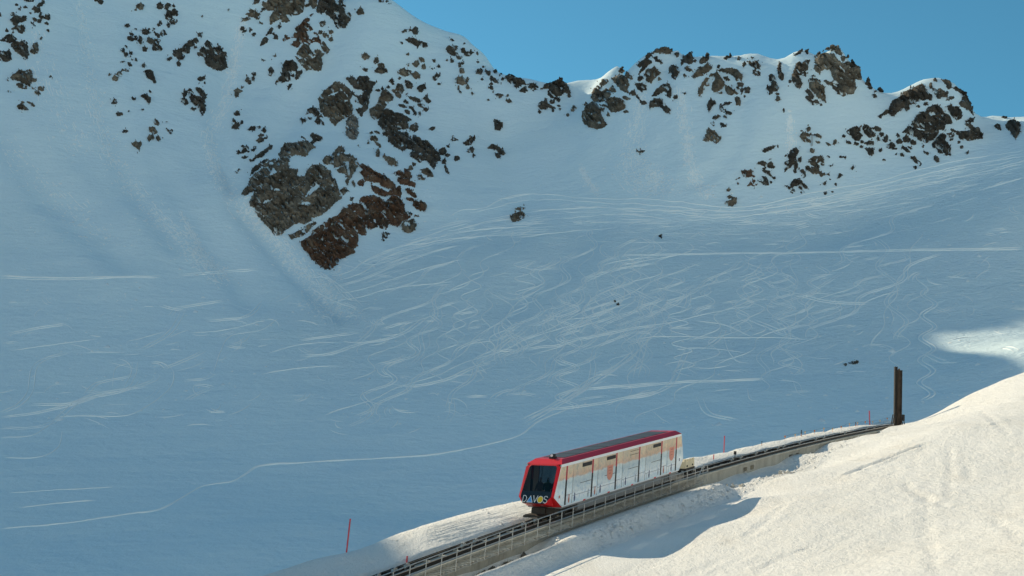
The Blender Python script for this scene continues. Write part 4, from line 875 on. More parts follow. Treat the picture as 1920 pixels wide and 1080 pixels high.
MID = ['370,785 450,765 520,740', '500,885 600,880 720,850 800,815 860,790 930,770', '1080,1050 1200,990 1300,930 1400,860 1480,820 1560,770 1640,700', '1100,1065 1250,975 1390,880 1420,800 1410,750',
 '1180,1010 1300,950 1420,870 1560,775', '1080,710 1180,695 1250,690 1340,660 1460,640 1600,610 1740,590', '1260,565 1200,570 1175,600 1190,640 1240,680', '1000,660 960,640 955,600 990,580',
 '960,770 960,710 1010,665 1070,630 1110,590', '920,720 1060,710', '1020,750 1060,735 1075,700 1040,670 1050,640', '1290,760 1290,730 1340,720', '1310,660 1340,620 1400,640', '1360,670 1440,640 1420,590',
 '1280,565 1420,550 1520,510 1565,470 1570,430', '1180,1000 1290,990 1450,970 1560,945 1740,910', '690,580 690,550 730,535', '770,560 770,540 880,520', '820,620 830,580 900,560', '700,680 710,650 760,640',
 '630,840 640,815 680,800', '740,760 760,740 750,715', '520,720 545,690 540,640', '715,1060 740,1010 735,940', '0,665 150,645 270,630', '0,740 150,730 300,680 420,660 520,620 630,540', '1060,900 1070,930 1100,870 1150,850',
 '890,740 890,770 930,780', '1170,780 1175,740 1210,730', '1290,470 1300,520 1330,530', '950,430 1000,460 1050,465 1160,420', '1400,310 1430,350 1410,400', '1440,310 1560,280 1740,260', '1500,330 1600,310 1740,290',
 '1380,900 1500,890 1740,870', '180,440 300,420 480,360 640,310 800,270', '150,355 240,335 340,270 480,215 640,190 720,150 900,130 1040,120', '160,385 300,340 430,260 560,215 700,180 880,160', '200,470 300,455 420,420 560,400 760,380',
 '170,410 330,360 470,300 640,240 780,205', '60,360 150,370 230,460 340,480', '100,340 190,400 300,500', '40,400 160,470 300,520', '300,640 330,600 370,590', '280,680 350,620 370,560', '330,690 400,680 440,660']
RIGHT = ['0,250 300,245 600,240 850,238 1100,232 1400,225 1920,218', '0,300 130,275 300,245', '120,580 240,570 400,530 500,510 610,490', '60,650 180,635 330,635 500,640 760,640 900,650', '0,780 60,740 130,660 200,600 220,530',
 '80,830 110,720 130,640', '0,930 130,915 220,880 260,840 300,750 330,690', '250,830 260,800 320,740', '400,700 480,640 500,600', '500,640 520,700 560,750 620,760', '330,780 430,785 540,770', '560,790 610,805', '0,880 300,850 500,845 700,835',
 '150,980 200,1020 250,1050', '380,920 430,1000 560,1030', '610,880 620,930 660,940', '750,840 850,855 870,900', '800,900 900,890', '1270,480 1300,540 1290,590', '1340,480 1360,440 1420,430', '820,830 850,900 900,920', '300,690 420,690 600,710',
 '640,560 720,590 780,620', '360,560 500,580 640,640', '1430,700 1500,740 1560,760', '560,360 640,330 680,280', '200,410 250,380 270,340', '300,520 330,470 330,400', '0,480 30,430 20,390', '40,400 120,440 180,470', '820,430 1000,470 1200,480', '1000,330 1080,300 1120,260']
TOP = ['930,374 1010,364 1100,372 1200,373 1280,379 1370,389 1450,379 1550,356 1640,341 1720,319 1800,301 1925,282', '940,382 1020,374 1120,380 1220,384 1370,396 1480,384 1580,362 1700,335 1800,312 1925,292', '840,407 870,393 910,390 935,376 960,367 1010,362',
 '880,398 920,392 960,378', '1000,395 1100,390 1200,392 1320,402', '1240,398 1340,408 1440,400 1560,380', '1480,396 1600,372 1760,340 1925,305', '800,450 900,430 1000,425', '760,470 880,445 1010,440 1100,430', '1050,410 1160,402 1260,412']
for s in LOWLEFT: far_track(zt(0, 480, 1.8, s), 0.42, 0.15, 0.0 if rnd.random() < 0.5 else 0.8)
far_track(zt(0, 480, 1.8, '0,920 200,905 420,873 540,855 640,800 690,775 780,762 830,735 885,707 1040,697 1150,690') + [(760, 857), (830, 850), (960, 822), (1010, 790), (1070, 765)], 0.85, 0.2)
for s in MID: far_track(zt(560, 380, 2.572, s), 0.45, 0.16, 0.0 if rnd.random() < 0.45 else 0.75)
for s in RIGHT: far_track(zt(1160, 380, 2.526, s), 0.45, 0.16, 0.0 if rnd.random() < 0.5 else 0.75)
for s in TOP: far_track(zt(0, 0, 1, s), 0.5, 0.15, 0.0, 2.2)
for k in range(330):                            # the many short turns of the tracked bowl
    x = rnd.uniform(640, 1915); y0 = np.interp(x, [640, 800, 1000, 1370, 1620, 1915], [520, 440, 395, 398, 358, 300])
    y = y0 + (820 - 0.12 * (x - 640) - y0) * rnd.random() ** 1.5
    if rnd.random() < 0.18: x, y = rnd.uniform(10, 620), rnd.uniform(560, 800)
    a = rnd.gauss(-0.12, 0.35) + (math.pi if rnd.random() < 0.5 else 0); L = rnd.uniform(14, 46) * (0.5 + (y - 250) / 700.0); cv = rnd.gauss(0, 0.10)
    if rnd.random() < 0.35: cv = rnd.choice((-1, 1)) * rnd.uniform(0.16, 0.3)
    p = [(x, y)]
    for j in range(7):
        x += L / 6 * math.cos(a); y += L / 6 * math.sin(a) * 0.62; a += cv; p.append((x, y))
    far_track(p, rnd.uniform(0.25, 0.5), rnd.uniform(0.06, 0.15), 0.0 if rnd.random() < 0.7 else 0.7, 0.4)
for k in range(80):                             # linked turns down the bowl
    x = rnd.uniform(820, 1760); y = np.interp(x, [820, 1000, 1370, 1620, 1915], [470, 420, 420, 385, 330]) + rnd.uniform(0, 190)
    dr = rnd.gauss(-0.5, 0.5); A = rnd.uniform(5, 20); Lw = rnd.uniform(38, 105); n = rnd.randint(14, 60); ph = rnd.uniform(0, 6.28); p = []
    for j in range(n):
        u = j * 6.0; p.append((x + dr * u + A * math.sin(6.28 * u / Lw + ph), y + 0.66 * u))
        if p[-1][1] > 800: break
    far_track(p, rnd.uniform(0.22, 0.48), rnd.uniform(0.07, 0.16), 0.0 if rnd.random() < 0.6 else 0.6, 0.9)
for k in range(300):                            # long streaks along the groomed edge under the headwall
    x = rnd.uniform(660, 1880); y0 = np.interp(x, [660, 800, 1000, 1370, 1620, 1915], [490, 430, 385, 395, 352, 290])
    y = y0 + abs(rnd.gauss(0, 34)); sl = np.interp(x, [660, 900, 1100, 1370, 1600, 1920], [-0.35, -0.16, 0.0, 0.0, -0.2, -0.26]) + rnd.gauss(0, 0.05)
    L = rnd.uniform(24, 90)
    far_track([(x, y), (x + L * 0.5, y + L * 0.5 * sl + rnd.gauss(0, 1.2)), (x + L, y + L * sl)], rnd.uniform(0.25, 0.55), rnd.uniform(0.05, 0.13), 0, 0.8)
CHUTE_LINES = [([(150, 0), (165, 100), (178, 180), (215, 300), (285, 400), (350, 460), (430, 530)], 14, 30, 330), ([(455, 40), (428, 170), (395, 270), (430, 360), (510, 450), (570, 520), (610, 575)], 9, 34, 420), ([(1205, 180), (1190, 260), (1180, 330), (1215, 362)], 22, 36, 170),
    ([(1275, 170), (1285, 250), (1300, 330), (1330, 372)], 10, 18, 150), ([(1090, 318), (1104, 342), (1124, 365)], 5, 8, 70), ([(340, 400), (385, 480), (425, 520)], 7, 12, 90), ([(0, 260), (70, 340), (200, 460)], 26, 50, 160), ([(60, 60), (110, 200), (160, 300)], 40, 60, 120), ([(1480, 220), (1484, 300)], 6, 12, 50)]
_rq = np.random.default_rng(8); rb_tracks = rb; rb = Ribbons()
for (line, w0, w1, n) in CHUTE_LINES:           # runnels left by sliding snow
    q = resample(line, 4.0)
    for _ in range(n):
        k = _rq.uniform(0, 1); i = int(k * (len(q) - 4)); L = _rq.uniform(4, 14); o = _rq.normal(0, 0.42) * (w0 + (w1 - w0) * k)
        d = q[min(i + 3, len(q) - 1)] - q[i]; d = d / (np.hypot(*d) + 1e-6); nn = np.array([-d[1], d[0]]); c = q[i] + nn * o
        far_track([tuple(c - d * L / 2), tuple(c + nn * _rq.normal(0, 0.8)), tuple(c + d * L / 2)], _rq.uniform(0.5, 1.1), _rq.uniform(0.05, 0.12), 0, 0.6)
rb.build('snow_runnels', M['loose'], kind='stuff', label='pale runnels of slid snow in the chutes', category='snow runnels')
rb = rb_tracks
ski_tracks = rb.build('ski_tracks', M['loose'], kind='stuff', label='pale ski tracks curving over the shaded snow bowl', category='ski tracks')

# clods of avalanche debris in the chutes and fans
def clod_mesh(name, P, R, mat, seed=5, flat=0.7, nrm=None, **props):
    rg = np.random.default_rng(seed)
    base = np.array([(1, 0, 0), (0, 1, 0), (-1, 0, 0), (0, -1, 0), (0, 0, 1)], float)
    n = len(P)
    J = base[None] * (1 + rg.uniform(-0.35, 0.35, (n, 5, 1))) + rg.uniform(-0.2, 0.2, (n, 5, 3))
    ang = rg.uniform(0, 6.28, n); c, s = np.cos(ang), np.sin(ang)
    X = J[..., 0] * c[:, None] - J[..., 1] * s[:, None]; Y = J[..., 0] * s[:, None] + J[..., 1] * c[:, None]
    Zl = J[..., 2] * flat; Zl[:, :4] = -0.12 if nrm is not None else Zl[:, :4] - 0.25
    if nrm is None: V = np.stack([X, Y, Zl], -1) * R[:, None, None] + P[:, None, :]
    else:
        e1 = np.cross(nrm, np.array([0.0, 1.0, 0.0])); e1 /= np.linalg.norm(e1, axis=1, keepdims=True); e2 = np.cross(nrm, e1)
        V = (X[..., None] * e1[:, None, :] + Y[..., None] * e2[:, None, :] + Zl[..., None] * (0.5 * nrm + np.array([0, 0.25, 0.6]))[:, None, :]) * R[:, None, None] + P[:, None, :]
    f = np.array([(0, 1, 4), (1, 2, 4), (2, 3, 4), (3, 0, 4)])
    F = (f[None] + (np.arange(n) * 5)[:, None, None]).reshape(-1, 3).astype(np.int32); V = V.reshape(-1, 3)
    me = bpy.data.meshes.new(name)
    me.vertices.add(len(V)); me.vertices.foreach_set('co', V.ravel().astype(np.float32))
    me.loops.add(F.size); me.loops.foreach_set('vertex_index', F.ravel())
    me.polygons.add(len(F)); me.polygons.foreach_set('loop_start', np.arange(0, F.size, 3, dtype=np.int32))
    if nrm is not None: me.polygons.foreach_set('use_smooth', np.ones(len(F), bool))
    me.update(calc_edges=True); me.materials.append(mat)
    o = bpy.data.objects.new(name, me); COL.objects.link(o)
    for k, v in props.items(): o[k] = v
    return o
CHUTES = [([(150, 0), (165, 100), (178, 180), (215, 300), (285, 400), (350, 460), (430, 530)], 16, 34, 2600), ([(455, 40), (428, 170), (395, 270), (430, 360), (510, 450), (570, 520), (610, 575)], 9, 40, 3400),
          ([(1205, 180), (1190, 260), (1180, 330), (1215, 362)], 24, 40, 1100), ([(1275, 170), (1285, 250), (1300, 330), (1330, 372)], 12, 20, 1000), ([(1195, 300), (1230, 335), (1250, 365)], 26, 42, 900),
          ([(1090, 318), (1104, 342), (1124, 365)], 5, 9, 420), ([(340, 400), (385, 480), (425, 520)], 7, 14, 500), ([(1480, 220), (1482, 290)], 8, 14, 160), ([(0, 260), (70, 340), (200, 460)], 30, 60, 500),
          ([(640, 500), (600, 560), (660, 600)], 16, 50, 900), ([(60, 60), (110, 200), (160, 300)], 40, 60, 400)]
U, V = [], []
rg = np.random.default_rng(3)
for (line, w0, w1, n) in CHUTES:
    q = resample(line, 4.0); k = rg.uniform(0, 1, n) ** 0.9; i = (k * (len(q) - 1)).astype(int)
    w = w0 + (w1 - w0) * k
    U.append(q[i, 0] + rg.normal(0, 1, n) * w * 0.42); V.append(q[i, 1] + rg.normal(0, 1, n) * 7)
n = 1500                                        # stray clods below the headwall
U.append(rg.uniform(0, 1900, n)); V.append(rg.uniform(330, 800, n))
U = np.concatenate(U); V = np.concatenate(V)
D = depth_at(U, V); ok = ~np.isnan(D)
P = ray(U[ok], V[ok]) * D[ok, None]; P[:, 2] = far_z(P[:, 0], P[:, 1])
clod_mesh('avalanche_debris', P, 0.15 + 0.20 * rg.pareto(4.0, len(P)).clip(0, 3), M['loose'], 5, 0.42, far_normal(P[:, 0], P[:, 1]), kind='stuff', label='crumbs of avalanche snow in chutes under the rocks', category='snow debris')

# tracks and ruts on the sunlit hill
rn = Ribbons()
def near_track(px, w=0.3, h=0.07):
    q = resample(px, 6.0)
    D = hit_near(q[:, 0], q[:, 1]); ok = ~np.isnan(D)
    if ok.sum() < 4: return
    P = ray(q[ok, 0], q[ok, 1]) * D[ok, None]
    s, t = st_of(P[:, 0], P[:, 1]); P = near_pt(s, t)
    a = near_pt(s + 0.3, t) - near_pt(s - 0.3, t); b = near_pt(s, t + 0.3) - near_pt(s, t - 0.3)
    N = np.cross(b, a); N /= np.linalg.norm(N, axis=1, keepdims=True); N[N[:, 2] < 0] *= -1
    var = 0.3 + 1.2 * np.clip(0.5 + fbm(P[:, 0] / 1.5, P[:, 1] / 1.5, 313, 3), 0, 1)
    rn.add(P, N, w * var, h * var)
for k in range(130):                            # groomer lines on the sunlit strip beyond the track
    x = rnd.uniform(790, 985); y = rnd.uniform(np.interp(x, [790, 985], [992, 945]), np.interp(x, [790, 985], [1030, 968])); L = rnd.uniform(20, 70)
    near_track([(x, y), (x + L / 2, y - L * 0.14 + rnd.gauss(0, 1)), (x + L, y - 0.27 * L)], rnd.uniform(0.08, 0.16), rnd.uniform(0.01, 0.025))
rn.build('snow_ruts', M['near'], kind='stuff', label='ruts and ski scratches on the sunlit snow hill', category='snow ruts')
# clods along the trench and the berm
n = 2600
s = np.concatenate([rg.uniform(-3, 44, n), rg.uniform(24, 62, 700), rg.uniform(-12, 60, 500)]); t = np.concatenate([rg.normal(4.0, 0.45, n) - 0.02 * np.clip(s[:n] - 10, 0, 60), rg.uniform(1.2, 4.5, 700) * np.linspace(1, 0.7, 700), -rg.uniform(1.5, 5.2, 500)])
r = 0.03 + 0.045 * rg.pareto(3.0, len(s)).clip(0, 4)
clod_mesh('snow_clods', near_pt(s, t), r, M['near'], 9, 0.8, kind='stuff', label='broken snow clods along the trench beside the track', category='snow clods')
# ------------------------------------------------------------------ the funicular line
M['concrete'] = None
def concrete_mat():
    m, n, b = new_mat('concrete')
    g = node(n, 'ShaderNodeNewGeometry'); P = g.outputs['Position']
    a = noise_node(n, mapping(n, P, (1, 1, 0.25)), 1.2, 6, 0.65); c = noise_node(n, P, 9.0, 5, 0.6)
    col = ramp(n, a.outputs[0], [(0.28, (0.27, 0.25, 0.205)), (0.5, (0.44, 0.415, 0.35)), (0.72, (0.54, 0.515, 0.45))])
    col = mixc(n, 0.25, col, ramp(n, c.outputs[0], [(0.3, (0.2, 0.19, 0.16)), (0.7, (0.48, 0.46, 0.41))]))
    n.links.new(col, b.inputs['Base Color']); b.inputs['Roughness'].default_value = 0.9
    n.links.new(bump(n, c.outputs[0], 0.4, 0.02), b.inputs['Normal'])
    return m
M['concrete'] = concrete_mat()
M['rail'] = simple_mat('dark_rail_steel', (0.045, 0.04, 0.036), 0.5, 0.6, 0.25, 4.0, 0.1)
M['railtop'] = simple_mat('worn_rail_head', (0.35, 0.34, 0.33), 0.3, 0.9, 0.15, 4.0)
M['galv'] = simple_mat('galvanised_steel', (0.42, 0.42, 0.41), 0.45, 0.7, 0.12, 6.0)
M['grate'] = simple_mat('grating_steel', (0.58, 0.56, 0.51), 0.55, 0.6, 0.2, 6.0)
M['rust'] = simple_mat('rusty_steel', (0.10, 0.06, 0.04), 0.7, 0.4, 0.45, 2.5, 0.2)
M['dark'] = simple_mat('dark_steel', (0.04, 0.036, 0.032), 0.6, 0.4, 0.3, 3.0, 0.1)
M['stone'] = simple_mat('dark_stone', (0.10, 0.095, 0.085), 0.9, 0, 0.5, 3.0, 0.6)
BOXF = [(0, 1, 3, 2), (4, 6, 7, 5), (0, 4, 5, 1), (2, 3, 7, 6), (0, 2, 6, 4), (1, 5, 7, 3)]
class Geo:
    """collects boxes and tubes, written as one mesh"""
    def __init__(self): self.v, self.f, self.m = [], [], []
    def raw(self, V, F, mi=0):
        b = len(self.v); self.v += [np.asarray(q, float) for q in V]; self.f += [tuple(b + i for i in f) for f in F]; self.m += [mi] * len(F)
    def tbox(self, s0, s1, t0, t1, z0, z1, mi=0):   # box whose top follows the slope of the track
        self.raw([trk(s, t, z) for s in (s0, s1) for t in (t0, t1) for z in (z0, z1)], BOXF, mi)
    def hexa(self, P, mi=0): self.raw(P, BOXF, mi)
    def tube(self, a, b, r, n=6, mi=0):
        a, b = np.asarray(a, float), np.asarray(b, float); d = b - a; d /= np.linalg.norm(d)
        u = np.cross(d, (0, 0, 1)) if abs(d[2]) < 0.9 else np.cross(d, (1, 0, 0)); u /= np.linalg.norm(u); w = np.cross(d, u)
        V = [p + r * (math.cos(6.2832 * k / n) * u + math.sin(6.2832 * k / n) * w) for p in (a, b) for k in range(n)]
        F = [(k, (k + 1) % n, n + (k + 1) % n, n + k) for k in range(n)] + [tuple(range(n))[::-1], tuple(range(n, 2 * n))]
        self.raw(V, F, mi)
    def obj(self, name, mats, root=None, org=None, smooth_sh=False, **props):
        if not isinstance(mats, (list, tuple)): mats = [mats]
        V = np.array(self.v); o0 = np.array(root.location) if root is not None else (np.zeros(3) if org is None else org)
        o = mesh_obj(name, V - o0, self.f, mats=mats, mat_idx=self.m, parent=root, smooth_sh=smooth_sh, **props)
        if root is None and org is not None: o.location = org
        return o
def thing(name, label, cat, loc, group=None):
    o = bpy.data.objects.new(name, None); COL.objects.link(o); o.location = loc
    o['label'] = label; o['category'] = cat
    if group: o['group'] = group
    return o
def tag(o, label, cat, group=None):
    o['label'] = label; o['category'] = cat
    if group: o['group'] = group
    return o
# concrete viaduct in poured panels
via = thing('viaduct', 'long grey concrete track wall climbing the snow slope under the rails', 'viaduct', trk(20, 0, -1.5))
HOLES = [(26.95, 27.75), (28.35, 29.1), (36.7, 37.6), (38.2, 39.0), (48.0, 48.95), (49.65, 50.5)]
def wall_panel(s0, s1):
    g = Geo(); zt, zb = -0.12, -3.2
    hs = sorted([h for h in HOLES if h[0] > s0 and h[1] < s1])
    ta, tb = -1.12, 0.95
    P = lambda s, t, z: trk(s, t, z)
    # top, back and ends; then the visible face with its openings
    g.raw([P(s0, ta, zt), P(s1, ta, zt), P(s1, tb, zt), P(s0, tb, zt)], [(0, 1, 2, 3)])
    g.raw([P(s0, ta, zt), P(s0, ta, zb), P(s1, ta, zb), P(s1, ta, zt)], [(0, 1, 2, 3)])
    for s in (s0, s1): g.raw([P(s, ta, zt), P(s, tb, zt), P(s, tb, zb), P(s, ta, zb)], [(0, 1, 2, 3)])
    z1, z2 = -0.48, -0.82
    cuts = [s0] + [c for h in hs for c in h] + [s1]
    for i in range(len(cuts) - 1):
        a, b = cuts[i], cuts[i + 1]
        if i % 2 == 0: g.raw([P(a, tb, zt), P(b, tb, zt), P(b, tb, zb), P(a, tb, zb)], [(0, 1, 2, 3)])
        else:
            g.raw([P(a, tb, zt), P(b, tb, zt), P(b, tb, z1), P(a, tb, z1)], [(0, 1, 2, 3)])
            g.raw([P(a, tb, z2), P(b, tb, z2), P(b, tb, zb), P(a, tb, zb)], [(0, 1, 2, 3)])
            q = 0.35
            V = [P(a, tb, z1), P(b, tb, z1), P(b, tb, z2), P(a, tb, z2), P(a, tb - q, z1), P(b, tb - q, z1), P(b, tb - q, z2), P(a, tb - q, z2)]
            g.raw(V, [(0, 4, 5, 1), (1, 5, 6, 2), (2, 6, 7, 3), (3, 7, 4, 0), (4, 7, 6, 5)])
    g.obj('wall_panel', M['concrete'], via)
    c = Geo(); c.tbox(s0, s1, 0.951, 1.03, -0.24, -0.115); c.obj('coping', M['concrete'], via)
s = -44.0
while s < 69: wall_panel(s, s + 5.97); s += 6.0
# rails on their girders, sleepers and cable pulleys
track = thing('funicular_track', 'pair of dark steel rails with cable pulleys on the concrete wall', 'railway track', trk(20, 0, 0))
ss = np.arange(-44.0, 70.01, 2.0)
for t0 in (-0.5, 0.5):
    g = Geo()
    for a, b in zip(ss[:-1], ss[1:]):
        g.tbox(a, b, t0 - 0.11, t0 + 0.11, -0.118, -0.035, 0); g.tbox(a, b, t0 - 0.045, t0 + 0.045, -0.035, 0.06, 0); g.tbox(a, b, t0 - 0.055, t0 + 0.055, 0.06, 0.10, 1)
    g.obj('rail', [M['rail'], M['railtop']], track)
sl0 = None
k = -43.5
while k < 69:
    g = Geo(); g.tbox(k, k + 0.16, -0.38, 0.38, -0.117, -0.06); g.obj('sleeper', M['concrete'], track); k += 1.3
for i, px in enumerate([709, 739.6, 763, 868.7, 891.7, 982, 1005, 1300, 1318, 1373, 1390, 1418, 1436, 1459, 1470, 1500, 1530, 1545, 1585, 1625, 1640]):
    p, sv = on_t(np.float64(px), np.float64(np.interp(px, [r[0] for r in _rail], [r[1] for r in _rail]) + 5), 0.0)
    sv = float(sv); g = Geo()
    g.tbox(sv - 0.30, sv + 0.30, -0.26, -0.20, -0.11, 0.12); g.tbox(sv - 0.30, sv + 0.30, 0.20, 0.26, -0.11, 0.12)
    g.tube(trk(sv, -0.07, 0.10), trk(sv, 0.07, 0.10), 0.20, 12, 1); g.tube(trk(sv, -0.24, 0.10), trk(sv, 0.24, 0.10), 0.03, 6, 0)
    g.obj('cable_pulley', [M['dark'], M['galv']], track)
g = Geo()
for a, b in zip(ss[:-1], ss[1:]): g.tube(trk(a, 0.0, 0.28), trk(b, 0.0, 0.28), 0.022, 5)
g.obj('haul_cable', M['dark'], track)
# stairs beside the rails
stairs = thing('walkway_stairs', 'steel grating stairs bracketed to the wall beside the rails', 'stairs', trk(0, 1.4, -0.4))
S_END = 18.2
posts = list(np.arange(-28.0, S_END, 1.3))
v = -28.0
while v < S_END - 0.2:
    z = float(track_z(v + 0.13)) - 0.30
    p0, p1 = xy_of(v, 1.03), xy_of(v + 0.24, 1.80)
    g = Geo(); P = []
    for sv in (v, v + 0.14):
        for tv in (1.04, 1.80):
            x, y = xy_of(sv, tv)
            for zz in (z - 0.035, z): P.append((x, y, zz))
    g.hexa(P); g.obj('tread', M['grate'], stairs); v += 0.325
g = Geo()
for a, b in zip(np.arange(-28, S_END, 2.0), np.arange(-26, S_END + 2, 2.0)):
    for tv in (1.1, 1.76): g.tube(trk(a, tv, -0.42), trk(min(b, S_END), tv, -0.42), 0.02, 5)
g.obj('stringer', M['grate'], stairs)
for sv in posts:
    g = Geo()
    A, B, C = trk(sv, 0.955, -0.36), trk(sv, 1.80, -0.40), trk(sv, 0.955, -0.78)
    off = np.array([*TD, 0.2]) * 0.05
    g.raw([A, B, C, A + off, B + off, C + off], [(0, 1, 2), (3, 5, 4), (0, 3, 4, 1), (1, 4, 5, 2), (2, 5, 3, 0)])
    g.obj('bracket', M['grate'], stairs)
# hand rail
rail = thing('hand_railing', 'galvanised hand railing with upright posts along the stairs', 'railing', trk(0, 1.85, -0.3))
for sv in posts + [S_END]:
    g = Geo(); a = trk(sv, 1.86, -0.46); g.tube(a, a + np.array([0, 0, 1.25]), 0.028, 6); g.obj('post', M['galv'], rail)
for nm, h in (('top_rail', 0.79), ('middle_rail', 0.30)):
    g = Geo()
    for a, b in zip(posts, posts[1:] + [S_END]): g.tube(trk(a, 1.86, h), trk(b, 1.86, h), 0.03, 6)
    g.obj(nm, M['galv'], rail)
g = Geo(); g.tube(trk(S_END, 1.86, 0.79), trk(S_END + 0.35, 1.86, -0.3), 0.026, 6); g.tube(trk(16.6, 1.86, 0.0), trk(17.6, 1.86, 0.95), 0.035, 6); g.obj('end_brace', M['galv'], rail)
# ladder grille near the top of the stairs
g = Geo()
for i in range(7): a = trk(14.6 + 0.22 * i, 1.05, -0.1); g.tube(a, a + np.array([0, 0, 0.62]), 0.018, 5)
g.tube(trk(14.6, 1.05, 0.5), trk(15.95, 1.05, 0.5), 0.02, 5); g.obj('grille', M['galv'], rail)
# rough stones at the foot of the wall, and dry grass tufts
foot = thing('stone_footing', 'dark rough stones bared at the foot of the concrete wall', 'stones', near_pt(np.float64(-9), np.float64(1.3)))
rg = np.random.default_rng(21)
def stone_geo(c, r, seed):
    bm = bmesh.new(); bmesh.ops.create_icosphere(bm, subdivisions=1, radius=1.0)
    q = np.random.default_rng(seed)
    sc = q.uniform(0.7, 1.3, 3)
    V = [np.array(v.co) * sc * (1 + q.uniform(-0.25, 0.25)) * r + c for v in bm.verts]
    F = [tuple(v.index for v in f.verts) for f in bm.faces]; bm.free(); return V, F
for i in range(26):
    sv = rg.uniform(-15.5, -4.8); tv = rg.uniform(1.0, 1.5)
    c = near_pt(np.float64(sv), np.float64(max(tv, 1.2))); c[2] += rg.uniform(-0.05, 0.25)
    g = Geo(); g.raw(*stone_geo(c, rg.uniform(0.16, 0.36), i)); g.obj('stone', M['stone'], foot)
M['straw'] = simple_mat('dry_grass', (0.30, 0.23, 0.11), 0.9, 0, 0.3, 8.0)
for (px, py, lab, R) in [(958, 1052, 'tuft of dry yellow grass against the dark stones', 0.30), (903, 1076, 'lower tuft of dry grass near the bottom edge', 0.26)]:
    p, sv = on_t(np.float64(px), np.float64(py), 1.55); base = p.copy(); base[2] -= 0.28
    g = Geo()
    for i in range(90):
        a = rg.uniform(0, 6.28); l = rg.uniform(0.25, 0.55); o = rg.normal(0, R * 0.45, 2); lean = rg.uniform(0.1, 0.9)
        b0 = base + np.array([o[0], o[1], 0]); tip = b0 + l * np.array([math.cos(a) * lean, math.sin(a) * lean, 1 - 0.5 * lean]); w = 0.018 * np.array([-math.sin(a), math.cos(a), 0])
        g.raw([b0 - w, b0 + w, tip], [(0, 1, 2)])
    tag(g.obj('grass_tuft', M['straw'], None, base), lab, 'grass tuft', 'dry grass tufts by the wall')
# ------------------------------------------------------------------ the funicular car
M['red'] = simple_mat('red_paint', (0.78, 0.015, 0.02), 0.3, 0, 0.05, 1.5)
M['redshade'] = simple_mat('shaded_red_paint', (0.46, 0.012, 0.035), 0.4, 0, 0.06, 1.5)  # darker copy of the car's red, with the shade painted in
M['white'] = simple_mat('white_paint', (0.88, 0.89, 0.90), 0.4, 0, 0.03, 1.5)
M['roofgrey'] = simple_mat('grey_roof_skin', (0.030, 0.036, 0.044), 0.45, 0, 0.10, 1.2)
M['skirt'] = simple_mat('grey_skirt', (0.25, 0.25, 0.245), 0.5, 0.2, 0.12, 2.0)
M['black'] = simple_mat('black_rubber', (0.012, 0.012, 0.014), 0.6, 0, 0.2, 3.0)
M['glassblack'] = simple_mat('dark_band', (0.012, 0.014, 0.018), 0.25, 0, 0.1, 3.0)
M['yellow'] = simple_mat('yellow_print', (0.75, 0.52, 0.02), 0.5, 0, 0.03, 3.0)
M['bluep'] = simple_mat('blue_print', (0.05, 0.30, 0.72), 0.5, 0, 0.03, 3.0)
M['coral'] = simple_mat('coral_print', (0.72, 0.28, 0.20), 0.5, 0, 0.10, 4.0)
M['coraldark'] = simple_mat('dark_coral_print', (0.50, 0.17, 0.12), 0.5, 0, 0.10, 4.0)
M['cream'] = simple_mat('cream_paint', (0.72, 0.62, 0.42), 0.5, 0, 0.06, 3.0)
M['navy'] = simple_mat('navy_print', (0.06, 0.09, 0.20), 0.5, 0, 0.10, 4.0)
M['palegrey'] = simple_mat('pale_grey_print', (0.42, 0.47, 0.52), 0.5, 0, 0.10, 4.0)
def glass_mat(name, tint, transp):
    m, n, b = new_mat(name)
    n.nodes.remove(b); out = n.nodes.get('Material Output')
    g = node(n, 'ShaderNodeBsdfGlossy'); g.inputs['Roughness'].default_value = 0.03; g.inputs['Color'].default_value = (0.9, 0.95, 1, 1)
    t = node(n, 'ShaderNodeBsdfTransparent'); t.inputs['Color'].default_value = (*tint, 1)
    f = node(n, 'ShaderNodeFresnel'); f.inputs['IOR'].default_value = 1.35
    mx = node(n, 'ShaderNodeMixShader'); n.links.new(f.outputs[0], mx.inputs[0]); n.links.new(t.outputs[0], mx.inputs[1]); n.links.new(g.outputs[0], mx.inputs[2])
    n.links.new(mx.outputs[0], out.inputs['Surface']); return m
M['frontglass'] = glass_mat('tinted_front_glass', (0.13, 0.145, 0.15), 0.4)
M['sideglass'] = glass_mat('clear_side_glass', (0.60, 0.65, 0.66), 0.9)
